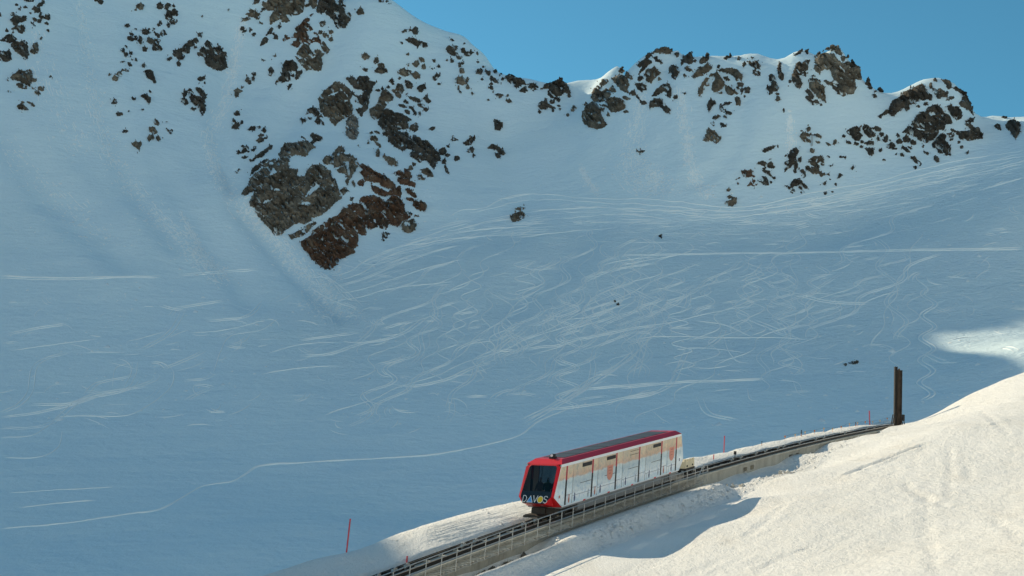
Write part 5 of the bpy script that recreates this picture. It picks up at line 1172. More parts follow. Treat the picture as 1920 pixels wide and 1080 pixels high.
def wrap_mat(name, seethrough):
    """printed wrap: ochre meadow above, pale snow scene below (height above the floor in the 'hz' attribute)"""
    m, n, b = new_mat(name)
    at_ = node(n, 'ShaderNodeAttribute', attribute_name='hz'); al = node(n, 'ShaderNodeAttribute', attribute_name='ls')
    cv = node(n, 'ShaderNodeCombineXYZ'); n.links.new(al.outputs['Fac'], cv.inputs[0]); n.links.new(at_.outputs['Fac'], cv.inputs[1])
    a = noise_node(n, mapping(n, cv.outputs[0], (1, 1.4, 1)), 1.3, 5, 0.6, 0.6); c = noise_node(n, mapping(n, cv.outputs[0], (1, 1, 1)), 3.4, 5, 0.65, 1.0)
    h = maths(n, 'ADD', at_.outputs['Fac'], maths(n, 'MULTIPLY', maths(n, 'SUBTRACT', a.outputs[0], 0.5), 0.35))
    h = maths(n, 'MULTIPLY', h, 1 / 2.7)
    col = ramp(n, h, [(0.0, (0.72, 0.88, 0.95)), (0.18, (0.93, 0.95, 0.97)), (0.34, (0.86, 0.94, 0.97)), (0.50, (0.62, 0.72, 0.76)), (0.60, (0.72, 0.78, 0.78)), (0.64, (0.80, 0.52, 0.36)), (0.80, (0.80, 0.62, 0.42)), (1.0, (0.76, 0.58, 0.42))])
    d = ramp(n, c.outputs[0], [(0.33, (0.60, 0.74, 0.86)), (0.47, (0.95, 0.98, 1.0)), (0.68, (1.12, 1.10, 1.06))])
    col = mixc(n, 0.9, col, d, 'MULTIPLY')
    n.links.new(col, b.inputs['Base Color']); b.inputs['Roughness'].default_value = 0.4
    if seethrough:
        out = n.nodes.get('Material Output'); t = node(n, 'ShaderNodeBsdfTransparent'); mx = node(n, 'ShaderNodeMixShader'); mx.inputs[0].default_value = seethrough
        n.links.new(b.outputs[0], mx.inputs[1]); n.links.new(t.outputs[0], mx.inputs[2]); n.links.new(mx.outputs[0], out.inputs['Surface'])
    return m
M['wrap'] = wrap_mat('printed_wrap', 0.0); M['wrapglass'] = wrap_mat('printed_window_film', 0.13)
CS0, CS1 = 0.0, 14.0
_slope = float(track_z(CS1) - track_z(CS0)) / (CS1 - CS0); _cz0 = float(track_z(CS0)) - 0.04
def car(s, t, z):                                # the car's own frame: along the slope, across, straight up
    x, y = xy_of(s, t)
    return np.array([float(x), float(y), _cz0 + _slope * s + z])
CAR = thing('funicular_car', 'red and white funicular car with picture wrap climbing the concrete track', 'funicular car', car(6.5, 0, 0))
W = 1.27
ZB, ZN, ZT, ZR = 0.86, 1.58, 3.50, 3.74          # floor edge, nose, eaves, roof
def prof_f(z): return float(np.interp(z, [ZB, ZN, ZT, ZR], [-1.12, -2.10, -1.45, -1.15]))
def prof_b(z): return float(np.interp(z, [ZB, ZN, ZT, ZR], [14.68, 15.30, 14.88, 14.55]))
def cobj(name, geo, mats, parent=None, **kw):
    par = CAR if parent is None else parent
    V = np.array(geo.v) - np.array(CAR.location)
    if not isinstance(mats, (list, tuple)): mats = [mats]
    o = mesh_obj(name, V, geo.f, mats=mats, mat_idx=geo.m, parent=par, **kw)
    return o
def attr(o, geo):
    V = np.array(geo.v); s, t = st_of(V[:, 0], V[:, 1]); hz = V[:, 2] - _cz0 - _slope * s - ZB
    a = o.data.attributes.new('hz', 'FLOAT', 'POINT'); a.data.foreach_set('value', hz.astype(np.float32))
    a = o.data.attributes.new('ls', 'FLOAT', 'POINT'); a.data.foreach_set('value', s.astype(np.float32))
def cbox(g, s0, s1, t0, t1, z0, z1, mi=0): g.hexa([car(s, t, z) for s in (s0, s1) for t in (t0, t1) for z in (z0, z1)], mi)
# roof: grey skin between red side slopes, their shade put into the colour; underside closed
g = Geo()
for sg in (1, -1):
    a, b = W + 0.02, W - 0.30
    V = [car(prof_f(ZT) + 0.0, sg * a, ZT), car(prof_b(ZT), sg * a, ZT), car(14.45, sg * b, ZR + 0.02), car(-0.95, sg * b, ZR + 0.02)]
    g.raw(V, [(0, 1, 2, 3)])
V = [car(prof_f(ZT), -W - .02, ZT), car(prof_f(ZT), W + .02, ZT), car(-0.95, W - .3, ZR + .02), car(-0.95, -W + .3, ZR + .02)]
g.raw(V, [(0, 1, 2, 3)], 1)
V = [car(prof_b(ZT), W + .02, ZT), car(prof_b(ZT), -W - .02, ZT), car(14.45, -W + .3, ZR + .02), car(14.45, W - .3, ZR + .02)]
g.raw(V, [(0, 1, 2, 3)])
g.raw([car(-0.95, W - .3, ZR + .02), car(14.45, W - .3, ZR + .02), car(14.45, -W + .3, ZR + .02), car(-0.95, -W + .3, ZR + .02)], [(0, 1, 2, 3)])
g.raw([car(prof_f(ZT), W, ZT - .04), car(14.8, W, ZT - .04), car(14.8, -W, ZT - .04), car(prof_f(ZT), -W, ZT - .04)], [(0, 3, 2, 1)])
roof = cobj('roof', g, [M['redshade'], M['red']])
g = Geo(); cbox(g, -0.35, 13.6, -W + .50, W - .50, ZR + .022, ZR + .045); cobj('roof_panel', g, M['roofgrey'], roof)
for sv in np.arange(1.5, 13.6, 1.75):
    g = Geo(); cbox(g, sv, sv + 0.03, -W + .50, W - .50, ZR + .046, ZR + .058); cobj('roof_seam', g, M['dark'], roof)
g = Geo(); cbox(g, -0.95, -0.55, 0.02, 0.34, ZR + .02, ZR + .13, 0); cbox(g, -0.90, -0.66, 0.06, 0.30, ZR + .131, ZR + .30, 0); g.tube(car(-0.95, 0.18, ZR + .22), car(-0.88, 0.18, ZR + .22), 0.085, 10, 1); g.tube(car(-0.4, -0.1, ZR + .04), car(-0.1, -0.1, ZR + .12), 0.06, 8, 2)
cobj('roof_lamp', g, [M['black'], M['white'], M['red']], roof)
# front: red frame round the dark glass
def front_pt(t, z, out=0.0): return car(prof_f(z) - out, t, z)
wt0, wt1 = 0.86, 1.02                             # half widths of the glass, top and bottom
OUT = [(-W, ZT), (W, ZT), (W, ZN), (0.98, ZB), (-0.98, ZB), (-W, ZN)]
IN = [(-0.88, 3.42), (-1.0, 3.30), (-1.12, 1.62), (-0.86, 1.22), (0.70, 1.22), (1.08, 1.62), (1.02, 3.30), (0.90, 3.42)]
def strip(g, outer, inner, mi=0):
    pass
g = Geo()
O8 = [(-1.0, ZT), (-W, ZT - 0.16), (-W, ZN), (-0.95, ZB), (0.80, ZB), (W, ZN), (W, ZT - 0.16), (1.0, ZT)]
def fz(z): return float(np.interp(z, [ZB, 1.20, ZT], [-1.25, -2.24, -1.45]))
Vo = [car(prof_f(z) if abs(t) > 1.1 or z > 3 else fz(z), t, z) for t, z in O8]; Vi = [car(fz(z) - 0.03, t, z) for t, z in IN]
g.raw(Vo + Vi, [(i, (i + 1) % 8, 8 + (i + 1) % 8, 8 + i) for i in range(8)])
g.raw([car(fz(ZN), W, ZN), car(fz(ZB), 0.80, ZB), car(-1.12 + .02, W, ZB)], [(0, 1, 2)])
g.raw([car(fz(ZN), -W, ZN), car(-1.12 + .02, -W, ZB), car(fz(ZB), -0.95, ZB)], [(0, 1, 2)])
front = cobj('front_frame', g, M['red'])
zs_ = 1.92                                        # dark band below, glass above
g = Geo()
Vg = [(-0.88, 3.42), (-1.0, 3.30), (-1.095, zs_), (1.065, zs_), (1.02, 3.30), (0.90, 3.42)]
g.raw([car(fz(z) - 0.02, t, z) for t, z in Vg], [(0, 1, 2, 3, 4, 5)]); cobj('windscreen', g, M['frontglass'], front)
g = Geo()
Vb = [(-1.095, zs_), (-1.12, 1.62), (-0.86, 1.22), (0.70, 1.22), (1.08, 1.62), (1.065, zs_)]
g.raw([car(fz(z) - 0.02, t, z) for t, z in Vb], [(0, 1, 2, 3, 4, 5)]); cobj('lower_front_panel', g, M['glassblack'], front)
g = Geo(); 
for t, z in [(-0.55, 1.02), (-0.35, 1.02), (0.25, 1.02)]: g.raw([car(fz(z) - .012, t, z), car(fz(z) - .012, t + .1, z), car(fz(z + .06) - .012, t + .1, z + .06), car(fz(z + .06) - .012, t, z + .06)], [(0, 1, 2, 3)])
cobj('headlamp', g, M['white'], front)
# lettering D A V O S on the lower panel: thin white D V S, blue triangle, yellow disc
def on_front(u, w, lift): return car(fz(1.285 + w) - 0.032 - lift, u, 1.285 + w)
def glyph(name, strokes, mat, w=0.040):
    g = Geo()
    for st in strokes:
        for (a, b) in zip(st[:-1], st[1:]):
            a, b = np.array(a), np.array(b); d = b - a; L = np.hypot(*d); d /= L; nrm = np.array([-d[1], d[0]]) * w / 2; a = a - d * w * .3; b = b + d * w * .3
            g.raw([on_front(p[0], p[1], 0.012) for p in (a - nrm, b - nrm, b + nrm, a + nrm)], [(0, 1, 2, 3)])
    cobj(name, g, mat, front)
def flat(name, pts, mat, lift):
    g = Geo(); g.raw([on_front(u, w, lift) for u, w in pts], [tuple(range(len(pts)))]); return cobj(name, g, mat, front)
_arc = lambda cx, cy, rx, ry, a0, a1, n=9: [(cx + rx * math.cos(math.radians(a0 + (a1 - a0) * i / n)), cy + ry * math.sin(math.radians(a0 + (a1 - a0) * i / n))) for i in range(n + 1)]
glyph('letter', [[(-0.89, 0.0), (-0.89, 0.37)], [(-0.89, 0.37)] + _arc(-0.80, 0.185, 0.17, 0.185, 90, -90) + [(-0.89, 0.0)]], M['white'])
flat('triangle_outline', [(-0.60, -0.015), (-0.14, -0.015), (-0.37, 0.39)], M['white'], 0.006); flat('triangle', [(-0.55, 0.015), (-0.19, 0.015), (-0.37, 0.33)], M['bluep'], 0.010)
glyph('letter', [[(-0.16, 0.38), (-0.005, 0.0), (0.15, 0.38)]], M['white'])
flat('disc_outline', [(0.36 + 0.215 * math.cos(a), 0.175 + 0.20 * math.sin(a)) for a in np.linspace(0, 6.283, 28, endpoint=False)], M['white'], 0.006)
flat('disc', [(0.36 + 0.185 * math.cos(a), 0.175 + 0.17 * math.sin(a)) for a in np.linspace(0, 6.283, 28, endpoint=False)], M['yellow'], 0.010)
glyph('letter', [_arc(0.74, 0.285, 0.12, 0.09, 20, 270, 10) + _arc(0.74, 0.095, 0.125, 0.10, 90, -160, 10)], M['white'])
# sides
BARS = [-0.77, 2.37, 5.43, 8.58, 11.84, 14.12]; THIN = [0.02, 3.07, 6.28, 9.51, 12.73]
ZW0, ZW1 = 0.94, 3.33
def side(sg):
    near = sg > 0
    T = sg * W
    g = Geo()                                       # white eaves band and sill
    g.hexa([car(s, t, z) for s, zz in ((0, 0), (1, 0)) for t in (T - sg * .04, T + sg * .012) for z in (0, 1)]) if False else None
    cbox(g, prof_f(ZT) + .02, prof_b(ZT) - .02, min(T - sg * .04, T + sg * .012), max(T - sg * .04, T + sg * .012), ZW1, ZT - .002)
    cbox(g, -1.10, 14.66, min(T - sg * .04, T + sg * .016), max(T - sg * .04, T + sg * .016), ZB, ZW0)
    cobj('side_band', g, M['white'])
    # slanted end panels
    for (pf, sa) in ((prof_f, BARS[0] - 0.09), (prof_b, BARS[-1] + 0.09)):
        g = Geo()
        V = [car(pf(ZT - .02), T, ZW1), car(pf(ZN), T, ZN), car(pf(ZB), T, ZW0), car(sa, T, ZW0), car(sa, T, ZW1)]
        g.raw(V, [(0, 1, 2, 3, 4)]); o = cobj('end_panel', g, M['wrap'] if near else M['white']); attr(o, g)
        if near:
            ml = [(0, 1), (1, 2)]
            g = Geo()
            e = 0.05 if pf is prof_f else -0.05
            for (z0, z1) in ((ZW1, ZN), (ZN, ZW0)):
                g.raw([car(pf(z0), T + .006, z0), car(pf(z1), T + .006, z1), car(pf(z1) + e, T + .006, z1), car(pf(z0) + e, T + .006, z0)], [(0, 1, 2, 3)])
            cobj('edge_strip', g, M['white'])
            if pf is prof_f:
                g = Geo(); cbox(g, -1.55, -1.40, T + .004, T + .01, 1.46, 1.62); cobj('emblem', g, M['coraldark'])
            else:
                g = Geo(); cbox(g, 14.62, 14.74, T + .004, T + .01, 1.55, 1.75); cobj('emblem', g, M['navy'])
    for k in range(6):
        b = BARS[k]; g = Geo()
        zsplit = 2.45
        lo, hi = min(T - sg * .05, T + sg * .002), max(T - sg * .05, T + sg * .002)
        cbox(g, b - .095, b + .095, lo, hi, ZW0, zsplit, 0); cbox(g, b - .095, b + .095, lo, hi, zsplit, ZW1, 1)
        cobj('door_gap', g, [M['black'], M['redshade']])
        if k == 5: break
        nb = BARS[k + 1]; th = THIN[k]
        g = Geo(); g.raw([car(s, T, z) for s, z in ((b + .075, ZW0), (th - .02, ZW0), (th - .02, ZW1), (b + .075, ZW1))], [(0, 1, 2, 3)])
        o = cobj('door_leaf', g, M['wrap'] if near else M['white']); attr(o, g)
        g = Geo(); lo, hi = min(T - sg * .03, T - sg * .004), max(T - sg * .03, T - sg * .004)
        cbox(g, th - .02, th + .02, lo, hi, ZW0, 2.45, 0); cbox(g, th - .02, th + .02, lo, hi, 2.45, ZW1, 1); cobj('panel_joint', g, [M['black'], M['coraldark']])
        g = Geo(); g.raw([car(s, T, z) for s, z in ((th + .02, ZW0), (nb - .075, ZW0), (nb - .075, 1.55), (th + .02, 1.55))], [(0, 1, 2, 3)])
        o = cobj('lower_panel', g, M['wrap'] if near else M['white']); attr(o, g)
        g = Geo(); g.raw([car(s, T, z) for s, z in ((th + .02, 1.551), (nb - .075, 1.551), (nb - .075, ZW1), (th + .02, ZW1))], [(0, 1, 2, 3)])
        win = cobj('window', g, M['wrapglass'] if near else M['sideglass']); attr(win, g)
        if near:
            wd = nb - th
            if k in (0, 1, 3):
                g = Geo(); cbox(g, nb - 1.30, nb - .14, T + .002, T + .008, 3.0, 3.24); cobj('vent_strip', g, M['black'], win)
            elif k == 2:
                g = Geo(); cbox(g, nb - 1.30, nb - .14, T + .002, T + .008, 3.16, 3.19); cbox(g, nb - 1.30, nb - .14, T + .002, T + .008, 2.92, 2.95); cobj('vent_strip', g, M['rust'], win)
            if k < 4:
                g = Geo(); cbox(g, nb - 1.48, nb - .14, T + .002, T + .008, 2.02, 2.05); cobj('window_split', g, M['black'], win)
            g = Geo(); cbox(g, nb - 1.0, nb - .72, T + .017, T + .03, ZB + .005, ZB + .075); cobj('step_marker', g, M['red'])
            # printed scene: thin pale bands and little figures
            g = Geo()
            cbox(g, th + .05, nb - .1, T + .001, T + .004, 1.36 + .03 * (k % 3), 1.40 + .03 * (k % 3)); cbox(g, th + .25, th + .29, T + .001, T + .004, ZW0 + .02, 1.4); cbox(g, b + .10, th - .06, T + .001, T + .004, 1.50, 1.54); cbox(g, b + .22, b + .25, T + .001, T + .004, ZW0 + .03, 1.5)
            cobj('printed_fence', g, M['palegrey'])
            for (fs, fm) in ((th + .30 + .1 * k, M['navy']), (b + .42, M['coraldark']), (nb - .42, M['palegrey'])):
                if (k + int(fs * 7)) % 3 == 0 and k > 0: continue
                z0 = ZW0 + .08
                q = [(-.05, 0), (.06, .0), (.09, .22), (.05, .36), (.07, .46), (.0, .54), (-.06, .46), (-.04, .36), (-.10, .2)]
                g = Geo(); g.raw([car(fs + x, T + .006, z0 + y) for x, y in q], [tuple(range(len(q)))]); cobj('printed_figure', g, fm)
    if near:
        for (cs, cz) in ((4.62, 2.18), (13.42, 2.25)):
            q = [(-.38, .46), (.38, .46), (.38, -.12), (.33, -.30), (.22, -.42), (.08, -.50), (-.08, -.50), (-.22, -.42), (-.33, -.30), (-.38, -.12)]
            g = Geo(); g.raw([car(cs + x, T + .010, cz + y) for x, y in q], [tuple(range(len(q)))]); sh = cobj('shield_print', g, M['coral'])
            g = Geo(); 
            for (x, y, w) in ((-.2, .28, .4), (-.22, .1, .2), (.04, .08, .18), (-.14, -.1, .28)): cbox(g, cs + x, cs + x + w, T + .011, T + .014, cz + y, cz + y + .06)
            cobj('shield_bars', g, M['coraldark'], sh)
side(1); side(-1)
# floor, rear wall, inside
g = Geo(); cbox(g, -1.05, 14.6, -W + .05, W - .05, ZB - .1, ZB - .01); cobj('floor', g, M['skirt'])
g = Geo(); g.raw([car(prof_b(ZB), -W, ZB), car(prof_b(ZB), W, ZB), car(prof_b(ZN), W, ZN), car(prof_b(ZN), -W, ZN), car(prof_b(ZT), W, ZT), car(prof_b(ZT), -W, ZT)], [(0, 1, 2, 3), (3, 2, 4, 5)])
cobj('rear_wall', g, M['white'])
for sv in (1.4, 4.5, 7.6, 10.7):
    g = Geo(); cbox(g, sv, sv + .4, -W + .15, -0.2, ZB, ZB + .45); cbox(g, sv, sv + .08, -W + .15, -0.2, ZB + .45, ZB + .95); cobj('bench', g, M['navy'])
for (sv, tv) in ((-0.9, -0.45), (-0.7, 0.5), (2.3, 0.0)):
    g = Geo(); a = car(sv, tv, ZB); g.tube(a, a + np.array([0, 0, 2.5]), 0.022, 6); cobj('grab_pole', g, M['galv'])
# underframe: skirts, bogies, buffer
for i, (a, b) in enumerate([(1.0, 3.0), (3.06, 5.0), (5.06, 7.6), (7.66, 9.3), (9.36, 10.9), (10.96, 12.2)]):
    g = Geo(); cbox(g, a, b, 0.60, 1.14, 0.36, ZB - .11); cbox(g, a, b, -1.14, -0.60, 0.36, ZB - .11); cobj('underfloor_box', g, M['skirt'])
for i in range(4):
    g = Geo(); cbox(g, 12.35 + .26 * i, 12.47 + .26 * i, 0.9, 1.12, 0.34, ZB - .11); cobj('duct_rib', g, M['skirt'])
g = Geo(); cbox(g, 13.5, 14.6, 0.6, 1.14, 0.36, ZB - .11); cobj('underfloor_box', g, M['skirt'])
for sv in (-0.2, 13.1):
    g = Geo(); cbox(g, sv - 1.0, sv + 0.9, -0.85, 0.85, 0.38, ZB - .101); bog = cobj('bogie', g, M['dark'])
    for ds in (-0.6, 0.5):
        for t0 in (-0.5, 0.5):
            g = Geo(); g.tube(car(sv + ds, t0 - .06, 0.33), car(sv + ds, t0 + .06, 0.33), 0.24, 14); g.tube(car(sv + ds, t0 - .08, 0.33), car(sv + ds, t0 + .08, 0.33), 0.09, 8); cobj('wheel', g, M['rail'], bog)
g = Geo(); cbox(g, -1.95, -1.2, -0.95, 0.35, 0.30, 0.42); cbox(g, -1.9, -1.82, -0.85, -0.15, 0.421, 0.47); cbox(g, -1.3, -1.0, -0.7, 0.2, 0.42, 0.8); cobj('buffer', g, M['dark'])
g = Geo(); a = car(15.1, -0.6, 2.0); g.tube(a, a + np.array([0, 0, 0.9]), 0.03, 6); cobj('rear_aerial', g, M['dark'])
# people standing behind the windscreen
M['skin'] = simple_mat('skin', (0.45, 0.28, 0.20), 0.6, 0, 0.05, 5.0)
def person(label, s, t, h, jacket, trousers, arm=0.3, hat=None):
    root = thing('person', label, 'person', car(s, t, ZB - 0.01), 'passengers inside the funicular car')
    def sk(name, V, E, R, mat):
        me = bpy.data.meshes.new(name); me.from_pydata(V, E, []); o = bpy.data.objects.new(name, me); COL.objects.link(o); o.parent = root
        mo = o.modifiers.new('skin', 'SKIN'); me.skin_vertices.new() if not me.skin_vertices else None
        for i, r in enumerate(R): me.skin_vertices[0].data[i].radius = (r, r * 0.8)
        me.skin_vertices[0].data[0].use_root = True
        sb = o.modifiers.new('sub', 'SUBSURF'); sb.levels = 1; sb.render_levels = 1; me.materials.append(mat); return o
    f = h / 1.75
    V = [(0, 0, .95 * f), (0, 0, 1.2 * f), (0, 0, 1.42 * f), (-.2 * f, 0, 1.40 * f), (-.27 * f, -.05, 1.12 * f), (-.2 * f, -.28 * arm - .05, .95 * f), (.2 * f, 0, 1.40 * f), (.27 * f, -.05, 1.12 * f), (.2 * f, -.2, .98 * f),
         (-.1 * f, 0, .88 * f), (-.11 * f, -.02, .48 * f), (-.12 * f, 0, .08 * f), (-.12 * f, -.12, .05), (.1 * f, 0, .88 * f), (.11 * f, -.02, .48 * f), (.12 * f, 0, .08 * f), (.12 * f, -.12, .05), (0, 0, 1.5 * f), (0, -.01, 1.66 * f)]
    E = [(0, 1), (1, 2), (2, 3), (3, 4), (4, 5), (2, 6), (6, 7), (7, 8), (0, 9), (9, 10), (10, 11), (11, 12), (0, 13), (13, 14), (14, 15), (15, 16), (2, 17), (17, 18)]
    R = [.17, .17, .16, .085, .07, .05, .085, .07, .05, .12, .085, .065, .05, .12, .085, .065, .05, .065, .105]
    sk('body', V, E, [r * f for r in R], jacket)
    sk('head', [(0, -.012, 1.58 * f), (0, -.02, 1.70 * f)], [(0, 1)], [.095 * f, .10 * f], M['skin'])
    if hat is not None: sk('hat', [(0, 0, 1.70 * f), (0, .01, 1.80 * f)], [(0, 1)], [.115 * f, .08 * f], hat)
    root.rotation_euler.z = math.atan2(TD[1], TD[0]) - math.pi / 2
    return root
JK = {k: simple_mat('jacket_' + k, c, 0.8, 0, 0.1, 4.0) for k, c in (('green', (0.10, 0.28, 0.12)), ('white', (0.65, 0.66, 0.64)), ('grey', (0.22, 0.24, 0.26)), ('dark', (0.03, 0.035, 0.045)))}
person('standing passenger in a green jacket behind the windscreen', -1.05, 0.12, 1.74, JK['green'], JK['dark'], 0.4, M['skin'])
person('standing passenger in a white jacket behind the windscreen', -1.0, -0.45, 1.72, JK['white'], JK['dark'], 1.0, JK['grey'])
person('standing passenger in a grey jacket at the windscreen corner', -0.95, 0.68, 1.76, JK['grey'], JK['dark'], 0.3, JK['white'])
# small cream goods trolley behind the car
TR = thing('goods_trolley', 'small cream goods trolley coupled behind the funicular car', 'trolley', car(18.2, 0, 0.2))
def tobj(name, g, mats):
    V = np.array(g.v) - np.array(TR.location); mats = mats if isinstance(mats, (list, tuple)) else [mats]
    return mesh_obj(name, V, g.f, mats=mats, mat_idx=g.m, parent=TR)
g = Geo(); cbox(g, 17.2, 18.7, -0.9, 0.55, 0.62, 1.12); tobj('body', g, M['cream'])
for i in range(4):
    g = Geo(); cbox(g, 17.2 + .42 * i, 17.42 + .42 * i, 0.45, 0.55, 1.121, 1.26); tobj('side_stake', g, M['cream'])
    g = Geo(); cbox(g, 17.2 + .42 * i, 17.42 + .42 * i, -0.9, -0.8, 1.121, 1.26); tobj('side_stake', g, M['cream'])
for sv in (17.5, 18.4):
    g = Geo(); g.tube(car(sv, -0.56, 0.33), car(sv, -0.44, 0.33), 0.2, 12); g.tube(car(sv, 0.44, 0.33), car(sv, 0.56, 0.33), 0.2, 12); g.tube(car(sv, -0.5, 0.33), car(sv, 0.5, 0.33), 0.04, 6); tobj('wheel_set', g, M['dark'])
    g = Geo(); cbox(g, sv - .08, sv + .08, 0.551, 0.58, 0.72, 0.84); tobj('lamp', g, M['black'])
g = Geo(); cbox(g, 17.2, 18.7, -0.6, 0.6, 0.45, 0.615); tobj('frame', g, M['dark'])
g = Geo(); g.tube(car(15.0, 0, 0.55), car(17.25, 0, 0.55), 0.05, 6); tobj('drawbar', g, M['dark'])
# ------------------------------------------------------------------ steel mast, markers, rope fence, lift mast
mp = trk(66.3, 1.45, 0.0); mp[2] = near_pt(np.float64(66.3), np.float64(1.45))[2]
MAST = thing('steel_mast', 'tall dark mast of two rusty steel beams standing on the snow', 'mast', mp)
M['mastrust'] = simple_mat('weathered_steel', (0.055, 0.040, 0.030), 0.7, 0.4, 0.5, 1.6, 0.2)
ax = np.array([1.0, 0.0, 0.0]); ay = np.array([0.0, 1.0, 0.0])
def hbeam(c, w, d, z0, z1, name, mat):
    g = Geo()
    for (x0, x1, y0, y1) in ((-w / 2, -w / 2 + .06, -d / 2, d / 2), (w / 2 - .06, w / 2, -d / 2, d / 2), (-w / 2 + .06, w / 2 - .06, -.03, .03)):
        g.hexa([c + np.array([x, y, z]) for x in (x0, x1) for y in (y0, y1) for z in (z0, z1)])
    return g.obj(name, mat, MAST)
ztop = 6.25
hbeam(mp + np.array([-0.26, 0.05, 0]), 0.30, 0.30, -0.8, ztop + 0.1, 'beam', M['dark'])
hbeam(mp + np.array([0.16, 0.0, 0]), 0.44, 0.34, -0.8, ztop - 0.25, 'beam', M['mastrust'])
g = Geo(); g.hexa([mp + np.array([x, y, z]) for x in (-0.09, -0.05) for y in (-.1, .1) for z in (0, ztop - .3)]); g.obj('spacer', M['rust'], MAST)
for (x0, y0, x1) in ((-0.75, -0.2, -0.42), (0.80, -0.2, 0.44), (-0.7, 0.35, -0.42), (0.78, 0.35, 0.44)):
    g = Geo(); g.tube(mp + np.array([x0, y0, -0.5]), mp + np.array([x1, y0, 1.2]), 0.05, 6); g.obj('brace', M['dark'], MAST)
g = Geo(); g.hexa([mp + np.array([x, y, z]) for x in (.47, .66) for y in (-.25, .1) for z in (0.55, 1.2)]); g.obj('junction_box', M['dark'], MAST)
g = Geo(); g.hexa([mp + np.array([x, y, z]) for x in (.0, .14) for y in (-.12, .12) for z in (ztop - .25, ztop - .1)]); g.obj('top_bracket', M['rust'], MAST)
M['polered'] = simple_mat('red_marker_paint', (0.62, 0.06, 0.08), 0.5, 0, 0.06, 5.0)
M['poleorange'] = simple_mat('orange_marker_paint', (0.62, 0.22, 0.06), 0.5, 0, 0.06, 5.0)
M['poleblack'] = simple_mat('black_marker_paint', (0.02, 0.022, 0.025), 0.5, 0, 0.1, 5.0)
def marker(px, ytop, t, kind, label, r=0.035, lean=(0, 0), hmin=0.35):
    p, s = on_t(np.float64(px), np.float64(ytop), t); s = float(s)
    base = near_pt(np.float64(s), np.float64(t)); h = max(hmin, p[2] - base[2])
    top = base + np.array([lean[0], lean[1], h])
    root = thing('marker_pole', label, 'marker pole', base, 'slope marker poles')
    if kind == 'red':
        g = Geo(); g.tube(base - np.array([0, 0, .3]), top, r, 8); g.obj('shaft', M['polered'], root)
    else:
        mid = base + (top - base) * 0.42
        g = Geo(); g.tube(base - np.array([0, 0, .3]), mid, r * .8, 8); g.obj('shaft', M['poleorange'], root)
        g = Geo(); g.tube(mid, top, r, 8); g.obj('black_sleeve', M['poleblack'], root)
    g = Geo(); g.tube(top, top + np.array([0, 0, .04]), r * 1.15, 8); g.obj('cap', M['polered'] if kind == 'red' else M['poleblack'], root)
marker(656, 974, -5.8, 'red', 'red marker pole alone on the shaded snow at the valley edge', 0.045, (0.02, 0))
marker(763.5, 1044, -1.5, 'red', 'short red marker behind the rails near the bottom edge', 0.045, (0, 0), 0.3)
marker(1358.5, 818, -3.25, 'red', 'tall red marker pole on the sunlit bank beyond the car', 0.045)
marker(1338, 862, -1.9, 'red', 'small red marker low beside the rails past the car', 0.04)
marker(1428.5, 829, -3.0, 'black', 'thin black and orange pole next after the tall red one', 0.035)
marker(1502.5, 807, -2.9, 'black', 'black topped orange pole halfway to the steel mast', 0.05)
marker(1604.5, 792, -2.8, 'black', 'black topped pole within the pennant rope', 0.045)
marker(1631.5, 771, -2.75, 'red', 'leaning pinkish red pole just before the steel mast', 0.06, (-0.10, 0))
marker(1711, 759, -2.6, 'black', 'black topped orange pole just past the steel mast', 0.05)
marker(1801, 741, -3.0, 'black', 'tiny dark pole at the crest of the sunlit hill', 0.04)
marker(1818.5, 728, -3.0, 'red', 'red pole rising behind the crest of the sunlit hill', 0.06)
# rope with pennants
rp = thing('pennant_rope', 'low rope with little pale pennants along the snow bank', 'rope fence', near_pt(np.float64(56), np.float64(-2.8)))
sv = np.arange(45.0, 92.0, 2.6); g = Geo(); pts = []
for a in sv:
    b = near_pt(np.float64(a), np.float64(-2.75)); pts.append(b + np.array([0, 0, 0.42]))
    q = Geo(); q.tube(b - np.array([0, 0, .2]), b + np.array([0, 0, .45]), 0.015, 5); q.obj('stake', M['poleorange'], rp)
for a, b in zip(pts[:-1], pts[1:]): g.tube(a, b, 0.008, 4)
g.obj('rope', M['dark'], rp)
for i, a in enumerate(pts):
    q = Geo(); q.raw([a + np.array([-.07, 0, 0]), a + np.array([.07, 0, 0]), a + np.array([.07, 0.01, -.16]), a + np.array([-.07, 0.01, -.16]), a + np.array([0, .03, .02])], [(0, 1, 2, 3), (0, 4, 1)]); q.obj('pennant', M['cream'] if i % 3 else M['poleorange'], rp)
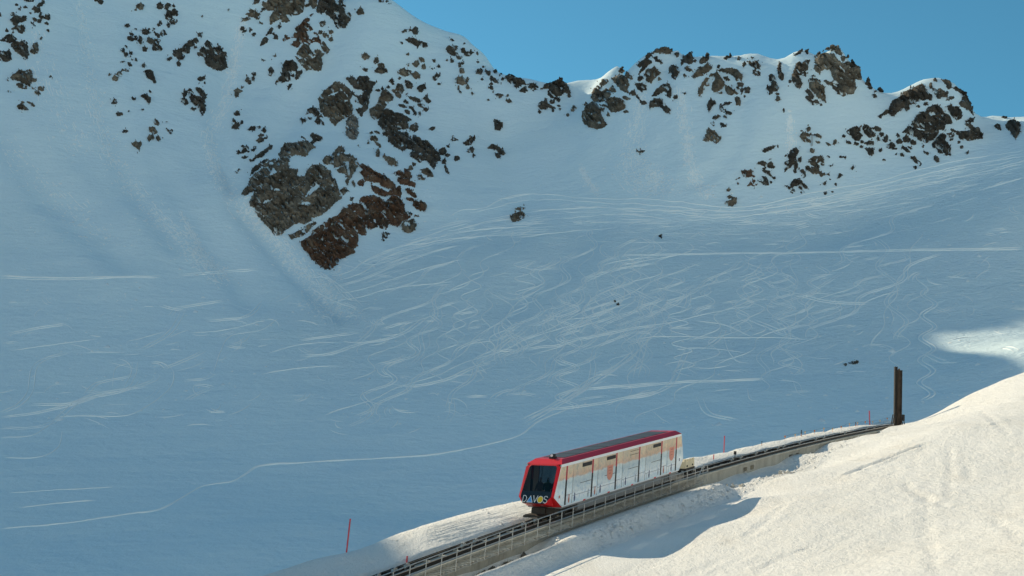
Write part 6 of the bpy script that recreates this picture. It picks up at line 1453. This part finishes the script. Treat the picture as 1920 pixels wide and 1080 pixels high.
# small signal by the rails
sb = trk(29.3, -0.85, -0.12)
SG = thing('track_signal', 'small dark signal post beside the rails past the car', 'signal', sb)
g = Geo(); g.tube(sb, sb + np.array([0, 0, .45]), 0.03, 6); g.obj('post', M['dark'], SG)
g = Geo(); g.hexa([sb + np.array([x, y, z]) for x in (-.1, .1) for y in (-.07, .07) for z in (.4, .68)]); g.obj('head', M['black'], SG)
# lift mast high on the eastern face
pd = hit_far(np.array([1522.0]), np.array([274.0]))[0]; lb = at(np.float64(1522), np.float64(274), np.float64(pd)); lb[2] = far_z(lb[0], lb[1])
LM = thing('lift_mast', 'small two legged lift mast standing among rocks high on the face', 'lift mast', lb)
for x in (-0.14, 0.14):
    g = Geo(); g.tube(lb + np.array([x, 0, -0.5]), lb + np.array([x, 0, 2.55]), 0.07, 6); g.obj('leg', M['galv'], LM)
g = Geo(); g.hexa([lb + np.array([x, y, z]) for x in (-.62, .62) for y in (-.12, .12) for z in (2.55, 2.72)]); g.obj('crossarm', M['dark'], LM)
for x in (-.5, .5):
    g = Geo(); g.tube(lb + np.array([x, -.25, 2.78]), lb + np.array([x, .25, 2.78]), 0.13, 8); g.obj('sheave', M['dark'], LM)
# dirty clumps thrown up beside the trench
M['dirty'] = simple_mat('dirty_snow', (0.55, 0.52, 0.46), 0.9, 0, 0.3, 5.0, 0.6)
for (px, py, lab, R) in [(1387, 913, 'heap of dirty snow blocks in the sun beside the trench', 0.5), (1481, 888, 'dark clump of dug out turf and snow farther up the trench', 0.42)]:
    d = hit_near(np.array([px * 1.0]), np.array([py * 1.0]))[0]
    if np.isnan(d): continue
    c = at(np.float64(px), np.float64(py), np.float64(d))
    rt = thing('snow_heap', lab, 'snow heap', c, 'dug out heaps beside the trench')
    q = np.random.default_rng(px)
    for i in range(14):
        o = q.normal(0, 1, 3) * np.array([R * .8, R * .8, 0]); g = Geo(); g.raw(*stone_geo(c + o + np.array([0, 0, .12 * R]), q.uniform(0.10, 0.26) * R / .5, px + i)); g.obj('block', M['dirty'] if i % 3 else M['near'], rt)
